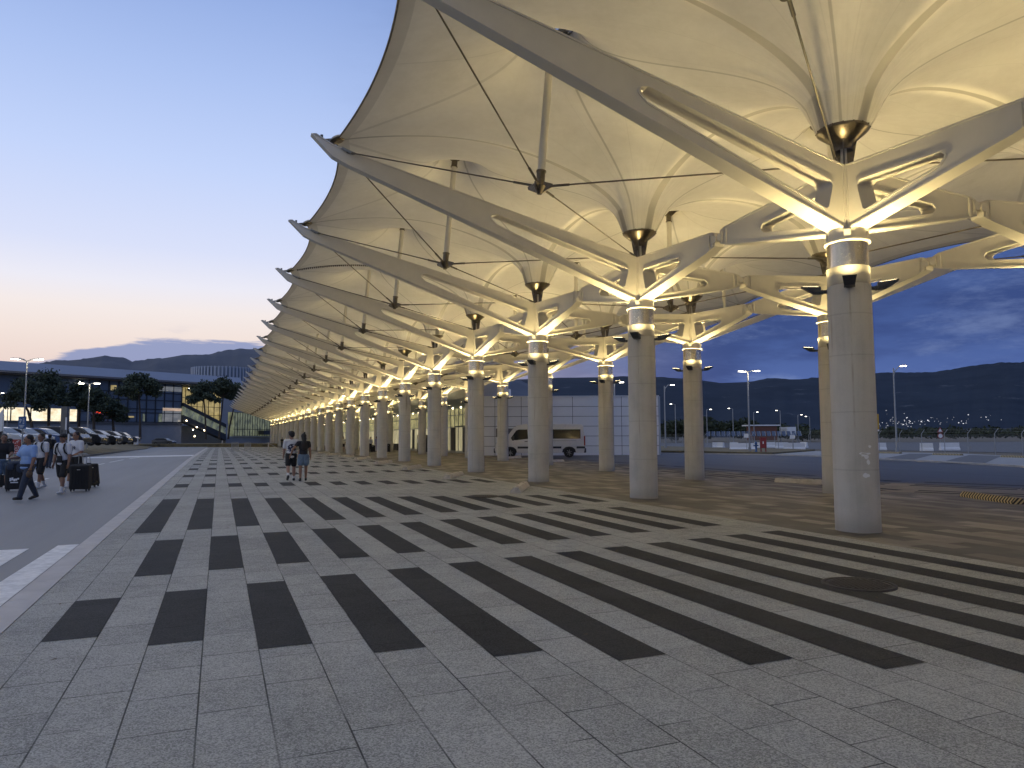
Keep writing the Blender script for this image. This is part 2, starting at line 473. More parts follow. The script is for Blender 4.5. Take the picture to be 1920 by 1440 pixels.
def membrane_mat():
    m = bpy.data.materials.new('tensile_fabric'); m.use_nodes = True
    t = NT(m.node_tree); t.n.clear()
    a = t.add('ShaderNodeAttribute', attribute_name='bay'); sp = t.add('ShaderNodeSeparateXYZ'); t.link(a.outputs['Vector'], sp.inputs[0])
    du, dv, ed = sp.outputs
    h = D / 2
    def seam(dist, wdt, soft=0.35): return t.smooth(dist, wdt * (1 - soft), wdt * (1 + soft), 1.0, 0.0)
    rad = t.math('SQRT', t.math('ADD', t.math('MULTIPLY', du, du), t.math('MULTIPLY', dv, dv)))
    bw = t.smooth(rad, 0.4, 4.5, 0.105, 0.04)
    adv = t.math('ABSOLUTE', dv)
    b1 = t.smooth(t.math('DIVIDE', du, bw), 0.8, 1.15, 1.0, 0.0)
    b2 = t.smooth(t.math('DIVIDE', adv, bw), 0.8, 1.15, 1.0, 0.0)
    belts = t.math('MAXIMUM', b1, b2)
    L1 = math.hypot(h, 4.2); L2 = math.hypot(h, V / 2)
    d1 = t.math('DIVIDE', t.math('ABSOLUTE', t.math('ADD', t.math('MULTIPLY', du, 4.2), t.math('MULTIPLY', dv, h))), L1)
    d2 = t.math('DIVIDE', t.math('ABSOLUTE', t.math('SUBTRACT', t.math('MULTIPLY', du, V / 2), t.math('MULTIPLY', dv, h))), L2)
    neg = t.math('LESS_THAN', dv, 0.0); pos = t.math('GREATER_THAN', dv, 0.0)
    s1 = t.math('MULTIPLY', seam(d1, 0.026), neg); s2 = t.math('MULTIPLY', seam(d2, 0.026), pos)
    # from the outer mast ring towards the arm tip
    ty = -8.15 + 4.2; L3 = math.hypot(h, ty)
    d3 = t.math('DIVIDE', t.math('ABSOLUTE', t.math('SUBTRACT', t.math('MULTIPLY', t.math('SUBTRACT', du, h), ty), t.math('MULTIPLY', t.math('ADD', dv, 4.2), -h))), L3)
    s3 = t.math('MULTIPLY', t.math('MULTIPLY', seam(d3, 0.05), t.math('LESS_THAN', dv, -4.2)), 0.5)
    s4 = t.math('MULTIPLY', seam(t.math('SUBTRACT', h, du), 0.018), 0.35)
    ang = t.math('ARCTAN2', dv, t.math('MAXIMUM', du, 0.001))
    fr = t.math('ABSOLUTE', t.math('SUBTRACT', t.math('FRACT', t.math('ADD', t.math('DIVIDE', ang, PI / 10), 0.5)), 0.5))
    s6 = t.math('MULTIPLY', t.math('MULTIPLY', t.smooth(t.math('MULTIPLY', t.math('MULTIPLY', fr, rad), PI / 10), 0.006, 0.014, 1.0, 0.0), t.smooth(rad, 3.0, 5.0, 1.0, 0.0)), 0.22)
    s4 = t.math('MAXIMUM', s4, s6)
    thin = t.math('MAXIMUM', t.math('MAXIMUM', s1, s2), t.math('MAXIMUM', s3, s4))
    hem = t.math('MULTIPLY', t.smooth(ed, 0.26, 0.29, 1.0, 0.0), 0.30)
    f = t.math('MAXIMUM', t.math('MAXIMUM', t.math('MULTIPLY', belts, 0.62), t.math('MULTIPLY', thin, 0.5)), hem)
    ge = t.add('ShaderNodeNewGeometry').outputs['Position']
    n = t.noise(ge, 0.9, 6.0, 0.65); n2 = t.noise(ge, 5.0, 5.0, 0.7)
    base = t.ramp(t.math('ADD', t.math('MULTIPLY', n, 0.7), t.math('MULTIPLY', n2, 0.3)), [(0.28, (0.66, 0.63, 0.57)), (0.72, (0.82, 0.79, 0.735))])
    sv = t.add('ShaderNodeCombineXYZ'); t.link(t.math('MULTIPLY', ang, 9.0), sv.inputs[0]); t.link(t.math('MULTIPLY', rad, 0.7), sv.inputs[1]); t.link(t.add('ShaderNodeNewGeometry').outputs['Position'], sv.inputs[2]) if False else None
    strk = t.noise(sv.outputs[0], 1.6, 5.0, 0.7)
    dirt = t.math('MULTIPLY', t.smooth(strk, 0.40, 0.80), t.smooth(rad, 0.45, 2.4, 0.26, 0.02))
    f = t.math('MAXIMUM', f, dirt)
    c = t.mix(f, base, (0.26, 0.245, 0.215))
    df = t.add('ShaderNodeBsdfDiffuse'); t.link(c, df.inputs[0])
    tr = t.add('ShaderNodeBsdfTranslucent'); t.link(c, tr.inputs[0])
    gl = t.add('ShaderNodeBsdfGlossy'); gl.inputs['Roughness'].default_value = 0.42; gl.inputs[0].default_value = (1, 1, 1, 1)
    mx = t.add('ShaderNodeMixShader'); mx.inputs[0].default_value = 0.10
    t.link(df.outputs[0], mx.inputs[1]); t.link(tr.outputs[0], mx.inputs[2])
    m2 = t.add('ShaderNodeMixShader'); m2.inputs[0].default_value = 0.035
    t.link(mx.outputs[0], m2.inputs[1]); t.link(gl.outputs[0], m2.inputs[2])
    out = t.add('ShaderNodeOutputMaterial'); t.link(m2.outputs[0], out.inputs[0])
    return m


M = {}
M['pave'] = granite_mat('light_granite_paving', (0.168, 0.171, 0.163), (0.505, 0.508, 0.485))
M['pave_dark'] = granite_mat('dark_granite_paving', (0.011, 0.012, 0.013), (0.060, 0.063, 0.066), joints=0.2, spk=0.8)
M['mosaic'] = mosaic_mat('brown_mosaic_paving')
M['asphalt'] = asphalt_mat('worn_asphalt', (0.205, 0.206, 0.21), 0.22)
M['asphalt_dark'] = asphalt_mat('dark_asphalt', (0.075, 0.075, 0.080), 0.4)
M['kerb'] = simple('kerb_stone', (0.46, 0.44, 0.43), 0.75, var=0.16, scale=2.0, bump=0.2)
M['marking'] = simple('road_paint', (0.66, 0.65, 0.64), 0.6, var=0.22, scale=9.0)
M['dirt'] = simple('bare_ground', (0.15, 0.125, 0.085), 0.9, var=0.35, scale=0.6, bump=0.4)
M['drygrass'] = simple('dry_grass_ground', (0.155, 0.125, 0.065), 0.9, var=0.4, scale=1.2, bump=0.5)
M['lightpave'] = simple('pale_block_paving', (0.31, 0.31, 0.31), 0.8, var=0.12, scale=1.0, bump=0.2)
M['greypave'] = simple('grey_block_paving', (0.14, 0.14, 0.14), 0.8, var=0.2, scale=3.0, bump=0.2)
M['concrete'] = concrete_mat('column_concrete', (0.50, 0.485, 0.45), seams=(1.02, 2.02, 3.02, 3.75))
M['band'] = simple('collar_paint', (0.36, 0.34, 0.29), 0.5, var=0.05)
M['steelwhite'] = simple('cream_steel_paint', (0.68, 0.645, 0.57), 0.42, var=0.06, scale=1.5, coat=0.12)
M['stainless'] = simple('polished_steel', (0.50, 0.46, 0.38), 0.24, metal=1.0, var=0.04, scale=14)
M['bronze'] = simple('dark_weathered_steel', (0.17, 0.145, 0.11), 0.32, metal=0.85, var=0.3, scale=9.0)
M['cable'] = simple('cable_steel', (0.16, 0.14, 0.11), 0.4, metal=0.7, var=0.15)
M['housing'] = simple('dark_lamp_housing', (0.045, 0.05, 0.055), 0.5, var=0.15)
M['lens'] = simple('flood_lens', (1, 0.85, 0.6), 0.3, var=0, emit=12.0, ec=(1.0, 0.80, 0.44))
M['galv'] = simple('galvanised_steel', (0.34, 0.35, 0.36), 0.45, metal=0.5, var=0.12)
M['lamphead'] = simple('street_lamp_glow', (1, 1, 1), 0.3, var=0, emit=13.0, ec=(1.0, 0.93, 0.78))
M['lamphead_warm'] = simple('warm_lamp_glow', (1, 1, 1), 0.3, var=0, emit=16.0, ec=(1.0, 0.80, 0.5))
M['membrane'] = membrane_mat()
M['fabric_patch'] = simple('fabric_patch', (0.66, 0.635, 0.58), 0.6, var=0.08)
M['panel'] = simple('white_metal_panel', (0.76, 0.77, 0.79), 0.42, var=0.04, scale=0.4)
M['black'] = simple('black_fabric', (0.014, 0.014, 0.016), 0.7, var=0.25)
M['rubber'] = simple('tyre_rubber', (0.02, 0.02, 0.02), 0.8, var=0.2)
M['darkglass'] = simple('tinted_glass', (0.012, 0.014, 0.017), 0.06, var=0)
M['alu'] = simple('rim_alloy', (0.55, 0.55, 0.56), 0.3, metal=0.9, var=0.05)
M['trim'] = simple('black_plastic_trim', (0.025, 0.025, 0.027), 0.5, var=0.1)
M['redlight'] = simple('red_tail_lens', (0.30, 0.02, 0.015), 0.2, var=0)
M['clearlight'] = simple('clear_head_lens', (0.6, 0.62, 0.65), 0.1, var=0)
M['iron'] = simple('cast_iron', (0.045, 0.043, 0.042), 0.6, metal=0.3, var=0.35, scale=20, bump=0.6)


# ------------------------------------------------------------------ ground
def sheet(name, polys, m, dz, label=None, cat=None, kind='structure', parent=None, cut=True):
    """flat polygons (lists of xy) draped on the gently sloping site, dz above it"""
    bm = bmesh.new()
    for p in polys:
        vs = [bm.verts.new((q[0], q[1], 0)) for q in p]
        if len(vs) <= 4: bm.faces.new(vs)
        else:
            for t3 in tessellate_polygon([[Vector((q[0], q[1], 0)) for q in p]]): bm.faces.new([vs[i] for i in t3])
    if cut:
        planes = [((0, y, 0), (0, 1, 0)) for y in (-10, 50, 75, 125, 250)] + [((T_.x * t, T_.y * t, 0), (T_.x, T_.y, 0)) for t in (9.5, 19.5)]
        for co, no in planes:
            bmesh.ops.bisect_plane(bm, geom=bm.verts[:] + bm.edges[:] + bm.faces[:], plane_co=co, plane_no=no, dist=1e-4)
    for v in bm.verts: v.co.z = gz(v.co.x, v.co.y) + dz
    bmesh.ops.recalc_face_normals(bm, faces=bm.faces)
    for f in bm.faces:
        if f.normal.z < 0: f.normal_flip()
    me = bpy.data.meshes.new(name); bm.to_mesh(me); bm.free(); me.materials.append(m)
    o = bpy.data.objects.new(name, me); col.objects.link(o)
    if parent is not None: o.parent = parent; reg(o, parent)
    return tag(o, label, cat, None, kind)


def rect_st(s0, s1, t0, t1): return [st(s0, t0), st(s1, t0), st(s1, t1), st(s0, t1)]


sheet('ground', [[(-9000, -400), (9000, -400), (9000, 12000), (-9000, 12000)]], M['dirt'], -0.03, 'brown open ground running out to the foot of the hills', 'ground')
sheet('road', [[st(-30, -45), st(280, -60), st(280, -1.98), st(-30, -1.98)]], M['asphalt'], 0.0, 'worn grey asphalt road to the left of the striped plaza', 'road')
sheet('plaza', [rect_st(-12, 140, -1.70, 9.45)], M['pave'], 0.006, 'light granite plaza laid in long strips beside the canopy', 'plaza')
EDGE = [(190, 22.4), (30.9, 22.4), (20, 22.75), (16, 24.7), (9, 29), (-12, 44)]
INNER = [(190, 19.6), (27.3, 19.6), (17, 19.3), (13.8, 21.2), (6, 26), (-12, 38)]
sheet('canopy_pavement', [[st(-12, 9.45), st(190, 9.45)] + [st(*q) for q in EDGE]], M['mosaic'], 0.003, 'brownish mosaic paving under the tensile canopy', 'pavement')
sheet('bus_road', [[st(*q) for q in EDGE] + [st(-12, 60), gnd(1920, 876)[:2], gnd(1640, 861)[:2], gnd(1450, 853)[:2], gnd(1240, 851)[:2], st(60, 33), st(190, 29)]],
      M['asphalt_dark'], 0.002, 'dark asphalt bus road to the right of the canopy', 'road')

# kerb of pale stone between the left road and the plaza (flush channel kerb)
kb = MB()
for s0 in np.arange(-12, 138, 1.0):
    a, b, c, d = [st(s0 + e, t) for e, t in ((0.004, -1.975), (0.996, -1.975), (0.996, -1.705), (0.004, -1.705))]
    vs = [Vector((p.x, p.y, gz(p.x, p.y) + h)) for h in (-0.1, 0.012) for p in (a, b, c, d)]
    kb.add(vs, [(4, 5, 6, 7), (0, 1, 5, 4), (1, 2, 6, 5), (2, 3, 7, 6), (3, 0, 4, 7)])
tag(kb.build('kerb', M['kerb']), 'pale flush kerb stones along the left edge of the plaza', 'kerb', None, 'structure')

# dark stripes
SP = 0.416
polys = []
def strip_t(k): return -1.33 + SP * k
for i in range(-2, 13):
    k = 2 * i
    if k < 0: continue
    polys.append(rect_st(7.13 - .455 * i, 8.72 + .11 * i, strip_t(k), strip_t(k + 1)))
for i in range(0, 13):
    k = 2 * i + 1
    if strip_t(k + 1) > 9.4: continue
    polys.append(rect_st(9.92 + .1 * i, 13.11 + .14 * i, strip_t(k), strip_t(k + 1)))
for i in range(0, 13):
    k = 2 * i
    if strip_t(k + 1) > 9.4: continue
    polys.append(rect_st(14.2 + .145 * i, max(15.9 + .12 * i, 21.27 - .26 * i), strip_t(k), strip_t(k + 1)))
for j in range(17):
    s0 = 25.75 + 6.15 * j - (0.0 if j else 0.0); ln = 1.75 if j < 2 else 1.9
    for i in range(0, 13):
        k = 2 * i
        if strip_t(k + 1) > 9.4: continue
        polys.append(rect_st(s0 - .17 * i if j == 0 else s0, s0 + ln - (.15 * i if j == 0 else 0), strip_t(k), strip_t(k + 1)))
# the rows before the nearest one, seen only at the lower right edge
for i in range(3, 13):
    polys.append(rect_st(-1.2 - .5 * i, 2.6 - .55 * i, strip_t(2 * i + 1), strip_t(2 * i + 2)))
sheet('paving_stripes', polys, M['pave_dark'], 0.0095, 'dark granite bars inlaid in staggered rows across the plaza', 'paving')

# painted markings on the left road
mk = [[st(5.0, -2.42), st(9.0, -2.35), st(13.2, -2.28), st(13.2, -1.995), st(9.0, -1.995), st(5.0, -1.995)],
      [st(11.25, -2.62), st(13.0, -2.62), st(13.0, -4.6)],
      [gnd(163, 859.5)[:2], gnd(361, 855)[:2], gnd(364, 853)[:2], gnd(164, 857)[:2]]]
for a, b in (((172, 874), (196, 869)), ((205, 867), (232, 862)), ((242, 860.5), (262, 857.5)), ((60, 905), (90, 897)), ((118, 890), (146, 882))):
    p, q = gnd(*a), gnd(*b); d = (q - p).normalized() ; n = Vector((-d.y, d.x, 0)) * 0.06
    mk.append([(p + n)[:2], (q + n)[:2], (q - n)[:2], (p - n)[:2]])
sheet('road_markings', mk, M['marking'], 0.005, 'worn white lane markings painted on the left road', 'road marking')

# raised dry-grass island with cars on the left
isl_edge = [gnd(-260, 925), gnd(-120, 893), gnd(0, 879), gnd(100, 866.7), gnd(154, 857.6), gnd(215, 849.5), gnd(274, 842), gnd(294, 835)]
isl_back = [Vector((p.x * 1.0 + -3.5, p.y + 4.0, 0)) for p in isl_edge]
bm = bmesh.new()
rows = []
for off, h in ((0.0, 0.0), (0.0, 0.13), (0.16, 0.14), (1.6, 0.32), (4.5, 0.62), (8.0, 0.80), (16.0, 0.85), (60, 0.85)):
    row = []
    for i, p in enumerate(isl_edge):
        a = isl_edge[max(i - 1, 0)]; b = isl_edge[min(i + 1, len(isl_edge) - 1)]
        d = (b - a); d.z = 0; d.normalize(); n = Vector((-d.y, d.x, 0))
        if n.x > 0: n = -n
        q = p + n * off
        row.append(bm.verts.new((q.x, q.y, gz(q.x, q.y) + h - 0.01)))
    rows.append(row)
for r0, r1 in zip(rows, rows[1:]):
    for i in range(len(r0) - 1): bm.faces.new((r0[i], r0[i + 1], r1[i + 1], r1[i]))
bmesh.ops.recalc_face_normals(bm, faces=bm.faces)
me = bpy.data.meshes.new('verge'); bm.to_mesh(me); bm.free(); me.materials.append(M['drygrass']); me.materials.append(M['greypave'])
for f in me.polygons:
    if f.index < 2 * (len(isl_edge) - 1): f.material_index = 1
o = bpy.data.objects.new('verge', me); col.objects.link(o)
tag(o, 'raised verge of dry grass with a dark kerb, in front of the parked cars', 'verge', None, 'structure')

# right-hand side: bays of pale paving, kerb, dry grass island
pale = [gnd(1240, 850.5)[:2], gnd(1450, 852)[:2], gnd(1640, 860)[:2], gnd(1920, 875)[:2], gnd(2150, 890)[:2], gnd(2150, 866)[:2], gnd(1920, 856.5)[:2], gnd(1800, 850.5)[:2], gnd(1640, 847.5)[:2], gnd(1525, 846)[:2], gnd(1450, 851.0)[:2]]
sheet('bus_bays', [pale], M['lightpave'], 0.02, 'pale paved bus bays in front of the wire fence', 'pavement')
gp = []
for (a, b, c, d) in (((1640, 864), (1700, 867), (1755, 851.5), (1706, 851)), ((1762, 868.5), (1842, 871.5), (1880, 855.5), (1818, 853.5)),):
    gp.append([gnd(*p)[:2] for p in (a, b, c, d)])
sheet('bay_strips', gp, M['greypave'], 0.026, 'grey paved strips dividing the pale bus bays', 'pavement')
# kerb nose between the bus road and bays
kp = [gnd(*p) for p in ((1180, 848.6), (1240, 851.0), (1320, 851.6), (1450, 853.6), (1560, 857.3), (1640, 861.5), (1780, 868.5), (1920, 876.5), (2150, 892))]
kb = MB()
for p, q in zip(kp, kp[1:]):
    d = (q - p); d.z = 0; d.normalize(); n = Vector((-d.y, d.x, 0)) * 0.22
    if n.y < 0: n = -n
    vs = [x + Vector((0, 0, h)) for h in (-0.05, 0.10) for x in (p, q, q + n, p + n)]
    kb.add(vs, [(4, 5, 6, 7), (0, 1, 5, 4), (2, 3, 7, 6)])
tag(kb.build('kerb', M['kerb']), 'pale raised kerb along the far side of the bus road', 'kerb', None, 'structure')
gi = [gnd(*p) for p in ((1238, 848), (1300, 848.5), (1380, 851), (1448, 852), (1528, 846), (1440, 842.6), (1330, 841), (1238, 838))]
bm = bmesh.new(); vs0 = [bm.verts.new(p + Vector((0, 0, 0.03))) for p in gi]; vs1 = [bm.verts.new(p + Vector((0, 0, 0.17))) for p in gi]
bm.faces.new(vs1)
for i in range(len(gi)): bm.faces.new((vs0[i], vs0[(i + 1) % len(gi)], vs1[(i + 1) % len(gi)], vs1[i]))
bmesh.ops.recalc_face_normals(bm, faces=bm.faces)
me = bpy.data.meshes.new('verge'); bm.to_mesh(me); bm.free(); me.materials.append(M['drygrass'])
o = bpy.data.objects.new('verge', me); col.objects.link(o)
tag(o, 'small dry grass island under the triple street lamp', 'verge', None, 'structure')

M['edge'] = simple('beige_edge_paving', (0.24, 0.21, 0.165), 0.8, var=0.25, scale=1.5)
sheet('edge_paving', [[st(*q) for q in INNER] + [st(*q) for q in reversed(EDGE)]], M['edge'], 0.0055, 'beige paving strip along the bus road', 'paving')
# thin dark drainage slots along the bus road
dl = []
def along(line_, off, dash, gap, start, wdt=.34):
    pts = [st(*q) for q in reversed(line_)]
    acc = -start
    for a, b in zip(pts, pts[1:]):
        L_ = (b - a).length; d = (b - a) / L_; n = Vector((-d.y, d.x, 0)); p = max(acc, 0)
        while p < min(L_, 75):
            e = min(p + dash, L_); q0, q1 = a + d * p + n * off, a + d * e + n * off
            dl.append([q0, q1, q1 + n * wdt, q0 + n * wdt]); p += dash + gap
        acc = 0
for off, st0 in ((-.45, 0.0), (-1.15, -1.6)): along(INNER, off, 2.7, 1.0, st0)
for off, st0 in ((.9, 0.0), (.2, -2.0), (-1.2, -1.0)): along(EDGE, off, 3.1, .8, st0, .34)
sheet('paving_slots', dl, M['pave_dark'], 0.008, 'thin dark bars inlaid where the canopy paving meets the bus road', 'paving')

# ------------------------------------------------------------------ canopy: the shape of the fabric
nu, nt = 44, 80
ul = (np.arange(nu) / nu - 0.5) * D
RZ_COL, RZ_M1, RZ_M2 = 7.16, 10.24, 9.36
VM1 = -4.2
sagp = 1 - ((D / 2 - np.abs(ul)) / (D / 2)) ** 2
ve = -8.15 + 0.36 * sagp
ze = 8.56 + 0.16 * sagp
tt = np.linspace(0, 1, nt + 1)
Vg = ve[:, None] + (V / 2 - ve[:, None]) * tt[None, :]
Ug = np.repeat(ul[:, None], nt + 1, 1)
Zg = np.full_like(Ug, 8.9)
fix = np.zeros_like(Ug, bool); dead = np.zeros_like(Ug, bool)
Zg[:, 0] = ze; fix[:, 0] = True
for cu, cv, rz in ((0, 0, RZ_COL), (-D / 2, VM1, RZ_M1), (D / 2, VM1, RZ_M1), (-D / 2, V / 2, RZ_M2), (D / 2, V / 2, RZ_M2)):
    dd = np.hypot(Ug - cu, Vg - cv)
    ins = dd < 0.34; near = (dd >= 0.34) & (dd < 0.53)
    dead |= ins
    k = np.where(near, 0.44 / np.maximum(dd, 1e-6), 1)
    Ug = cu + (Ug - cu) * k if False else np.where(near, cu + (Ug - cu) * k, Ug)
    Vg = np.where(near, cv + (Vg - cv) * k, Vg)
    fix |= ins | near; Zg[ins | near] = rz
du_ = D / nu
for it in range(2600):
    zr = np.roll(Zg, -1, 0); zl = np.roll(Zg, 1, 0)
    zu = np.concatenate([Zg[:, 1:], Zg[:, -2:-1]], 1); zd = np.concatenate([Zg[:, :1], Zg[:, :-1]], 1)
    if it % 50 == 0:
        dvv = np.maximum(np.gradient(Vg, axis=1), 0.06)
        wr = dvv / du_ / np.sqrt(1 + ((zr - Zg) / du_) ** 2); wl = dvv / du_ / np.sqrt(1 + ((zl - Zg) / du_) ** 2)
        wu = du_ / dvv / np.sqrt(1 + ((zu - Zg) / dvv) ** 2); wd = du_ / dvv / np.sqrt(1 + ((zd - Zg) / dvv) ** 2)
    Zn = (wr * zr + wl * zl + wu * zu + wd * zd) / (wr + wl + wu + wd)
    Zg = np.where(fix, Zg, Zn)
def surf(u, v):
    """height of the fabric near a point, from the free nodes round it"""
    d2 = (np.where(np.abs(Ug - u) > D / 2, D - np.abs(Ug - u), np.abs(Ug - u))) ** 2 + (Vg - v) ** 2
    wgt = np.where(fix, 0, 1.0) / (d2 + 0.004) ** 2
    wgt[d2 > 0.12] = 0
    return float((wgt * Zg).sum() / max(wgt.sum(), 1e-9))


def skirt(cu, cv, rz):
    """short reinforced cone of fabric between the steel ring and the roof fabric, in column axes (x across, y along)"""
    n = 32; R1 = 0.62; vs = []
    for r, k in ((0.44, 0.0), (0.50, .36), (0.56, .70), (R1, 1.0)):
        for q in range(n):
            a = 2 * PI * q / n
            v_ = cv + R1 * math.cos(a)
            if v_ > V / 2: v_ = V - v_
            z1 = surf(cu + R1 * math.sin(a), v_)
            vs.append(Vector((r * math.cos(a), r * math.sin(a), rz + (z1 - rz) * k - 0.012)))
    fs = []
    for j in range(3):
        for q in range(n): fs.append((j * n + q, j * n + (q + 1) % n, (j + 1) * n + (q + 1) % n, (j + 1) * n + q))
    mb = MB(); mb.add(vs, fs, True); mb.bay = []
    for p in vs:
        du0 = abs(cu - abs(p.y)) if cu > 0.1 else abs(p.y)
        v_ = cv + p.x
        if v_ > V / 2: v_ = V - v_
        mb.bay.append((du0, v_, 2.0))
    return mb


def fabric(mb, parent):
    o = mb.build('fabric_collar', M['membrane'], parent, fix=False)
    a_ = o.data.attributes.new('bay', 'FLOAT_VECTOR', 'POINT'); a_.data.foreach_set('vector', np.array(mb.bay, dtype=np.float32).ravel())
    return o


# ------------------------------------------------------------------ canopy: the tree columns
def rounded(pts, r, n=5):
    out = []
    m = len(pts)
    for i in range(m):
        p = Vector(pts[i]); a = Vector(pts[i - 1]); b = Vector(pts[(i + 1) % m])
        rr = r[i] if hasattr(r, '__len__') else r
        da = (a - p).normalized(); db = (b - p).normalized()
        ang = math.acos(max(-1, min(1, da.dot(db))))
        if rr <= 0 or ang > PI - 0.05: out.append(p); continue
        tl = min(rr / math.tan(ang / 2), (a - p).length * .48, (b - p).length * .48)
        rr2 = tl * math.tan(ang / 2)
        c = p + (da + db).normalized() * (rr2 / math.sin(ang / 2))
        p0 = p + da * tl; p1 = p + db * tl
        a0 = math.atan2(*(p0 - c).yx); a1 = math.atan2(*(p1 - c).yx)
        dd = (a1 - a0 + PI) % (2 * PI) - PI
        for k in range(n + 1):
            t = a0 + dd * k / n
            out.append(c + Vector((math.cos(t), math.sin(t))) * rr2)
    return out


def area2(p): return sum(p[i][0] * p[(i + 1) % len(p)][1] - p[(i + 1) % len(p)][0] * p[i][1] for i in range(len(p)))


def offset(p, d):
    """inward for a counter-clockwise loop when d > 0"""
    n = len(p); out = []
    for i in range(n):
        a = Vector(p[i]) - Vector(p[i - 1]); b = Vector(p[(i + 1) % n]) - Vector(p[i])
        if a.length < 1e-7 or b.length < 1e-7: out.append(Vector(p[i])); continue
        na = Vector((-a.y, a.x)).normalized(); nb = Vector((-b.y, b.x)).normalized()
        m = (na + nb); k = m.length
        m = m / k if k > 1e-5 else na
        out.append(Vector(p[i]) + m * d / max(0.35, m.dot(na)))
    return out


def arm_mb(outer, slot, w0, w1, rmax, phi, lip=0.028, rec=0.022):
    mb = MB()
    outer = [Vector(p) for p in outer]; slot = [Vector(p) for p in slot]
    if area2(outer) < 0: outer.reverse()
    if area2(slot) < 0: slot.reverse()
    oi = offset(outer, lip); si = offset(slot, -lip)
    W = lambda r: (w0 + (w1 - w0) * max(0, min(1, r / rmax))) / 2
    c, s = math.cos(phi), math.sin(phi)
    P = lambda q, y: Vector((q.x * c - y * s, q.x * s + y * c, q.y))
    def ringband(A, fa, B, fb, flip=False):
        n = len(A)
        vs = [P(p, fa(p.x)) for p in A] + [P(p, fb(p.x)) for p in B]
        fs = [(i, (i + 1) % n, n + (i + 1) % n, n + i) for i in range(n)]
        if flip: fs = [tuple(reversed(f)) for f in fs]
        mb.add(vs, fs)
    for loop, inner, fl in ((outer, oi, False), (slot, si, True)):
        ringband(loop, lambda r: -W(r), loop, lambda r: W(r), fl)
        for sg in (-1, 1):
            f2 = fl if sg > 0 else not fl
            ringband(loop, lambda r: sg * W(r), inner, lambda r: sg * W(r), f2)
            ringband(inner, lambda r: sg * W(r), inner, lambda r: sg * (W(r) - rec), f2)
    tri = tessellate_polygon([[Vector((p.x, p.y, 0)) for p in oi], [Vector((p.x, p.y, 0)) for p in si]])
    al = oi + si
    for sg in (-1, 1):
        vs = [P(p, sg * (W(p.x) - rec)) for p in al]
        fs = []
        for t3 in tri:
            a, b, d = [al[i] for i in t3]
            ccw = (b - a).cross(d - a) > 0
            # seen from the +y side of the arm a ccw loop in (r, z) runs clockwise
            fs.append(tuple(t3) if (ccw != (sg > 0)) else tuple(reversed(t3)))
        mb.add(vs, fs)
    return mb


LONG_OUT = [(0.20, 5.27), (7.90, 7.985), (8.26, 8.15), (8.74, 8.62), (8.63, 8.64), (8.24, 8.43), (7.90, 8.335), (0.20, 6.44)]
LONG_SLOT = rounded([(0.46, 6.10), (0.60, 5.58), (4.22, 6.94), (4.42, 7.14), (4.20, 7.20)], (0.10, 0.07, 0.03, 0.11, 0.04))
SHORT_OUT = [(0.20, 5.27), (3.10, 5.83), (3.44, 5.93), (3.44, 6.24), (3.30, 6.29), (0.20, 6.44)]
SHORT_SLOT = rounded([(0.42, 6.07), (0.55, 5.50), (1.98, 5.80), (2.10, 5.90), (2.02, 5.99)], (0.09, 0.07, 0.04, 0.07, 0.05))
CROSS_OUT = [(0.20, 5.27), (2.95, 5.82), (3.23, 5.90), (3.23, 6.21), (3.10, 6.26), (0.20, 6.44)]


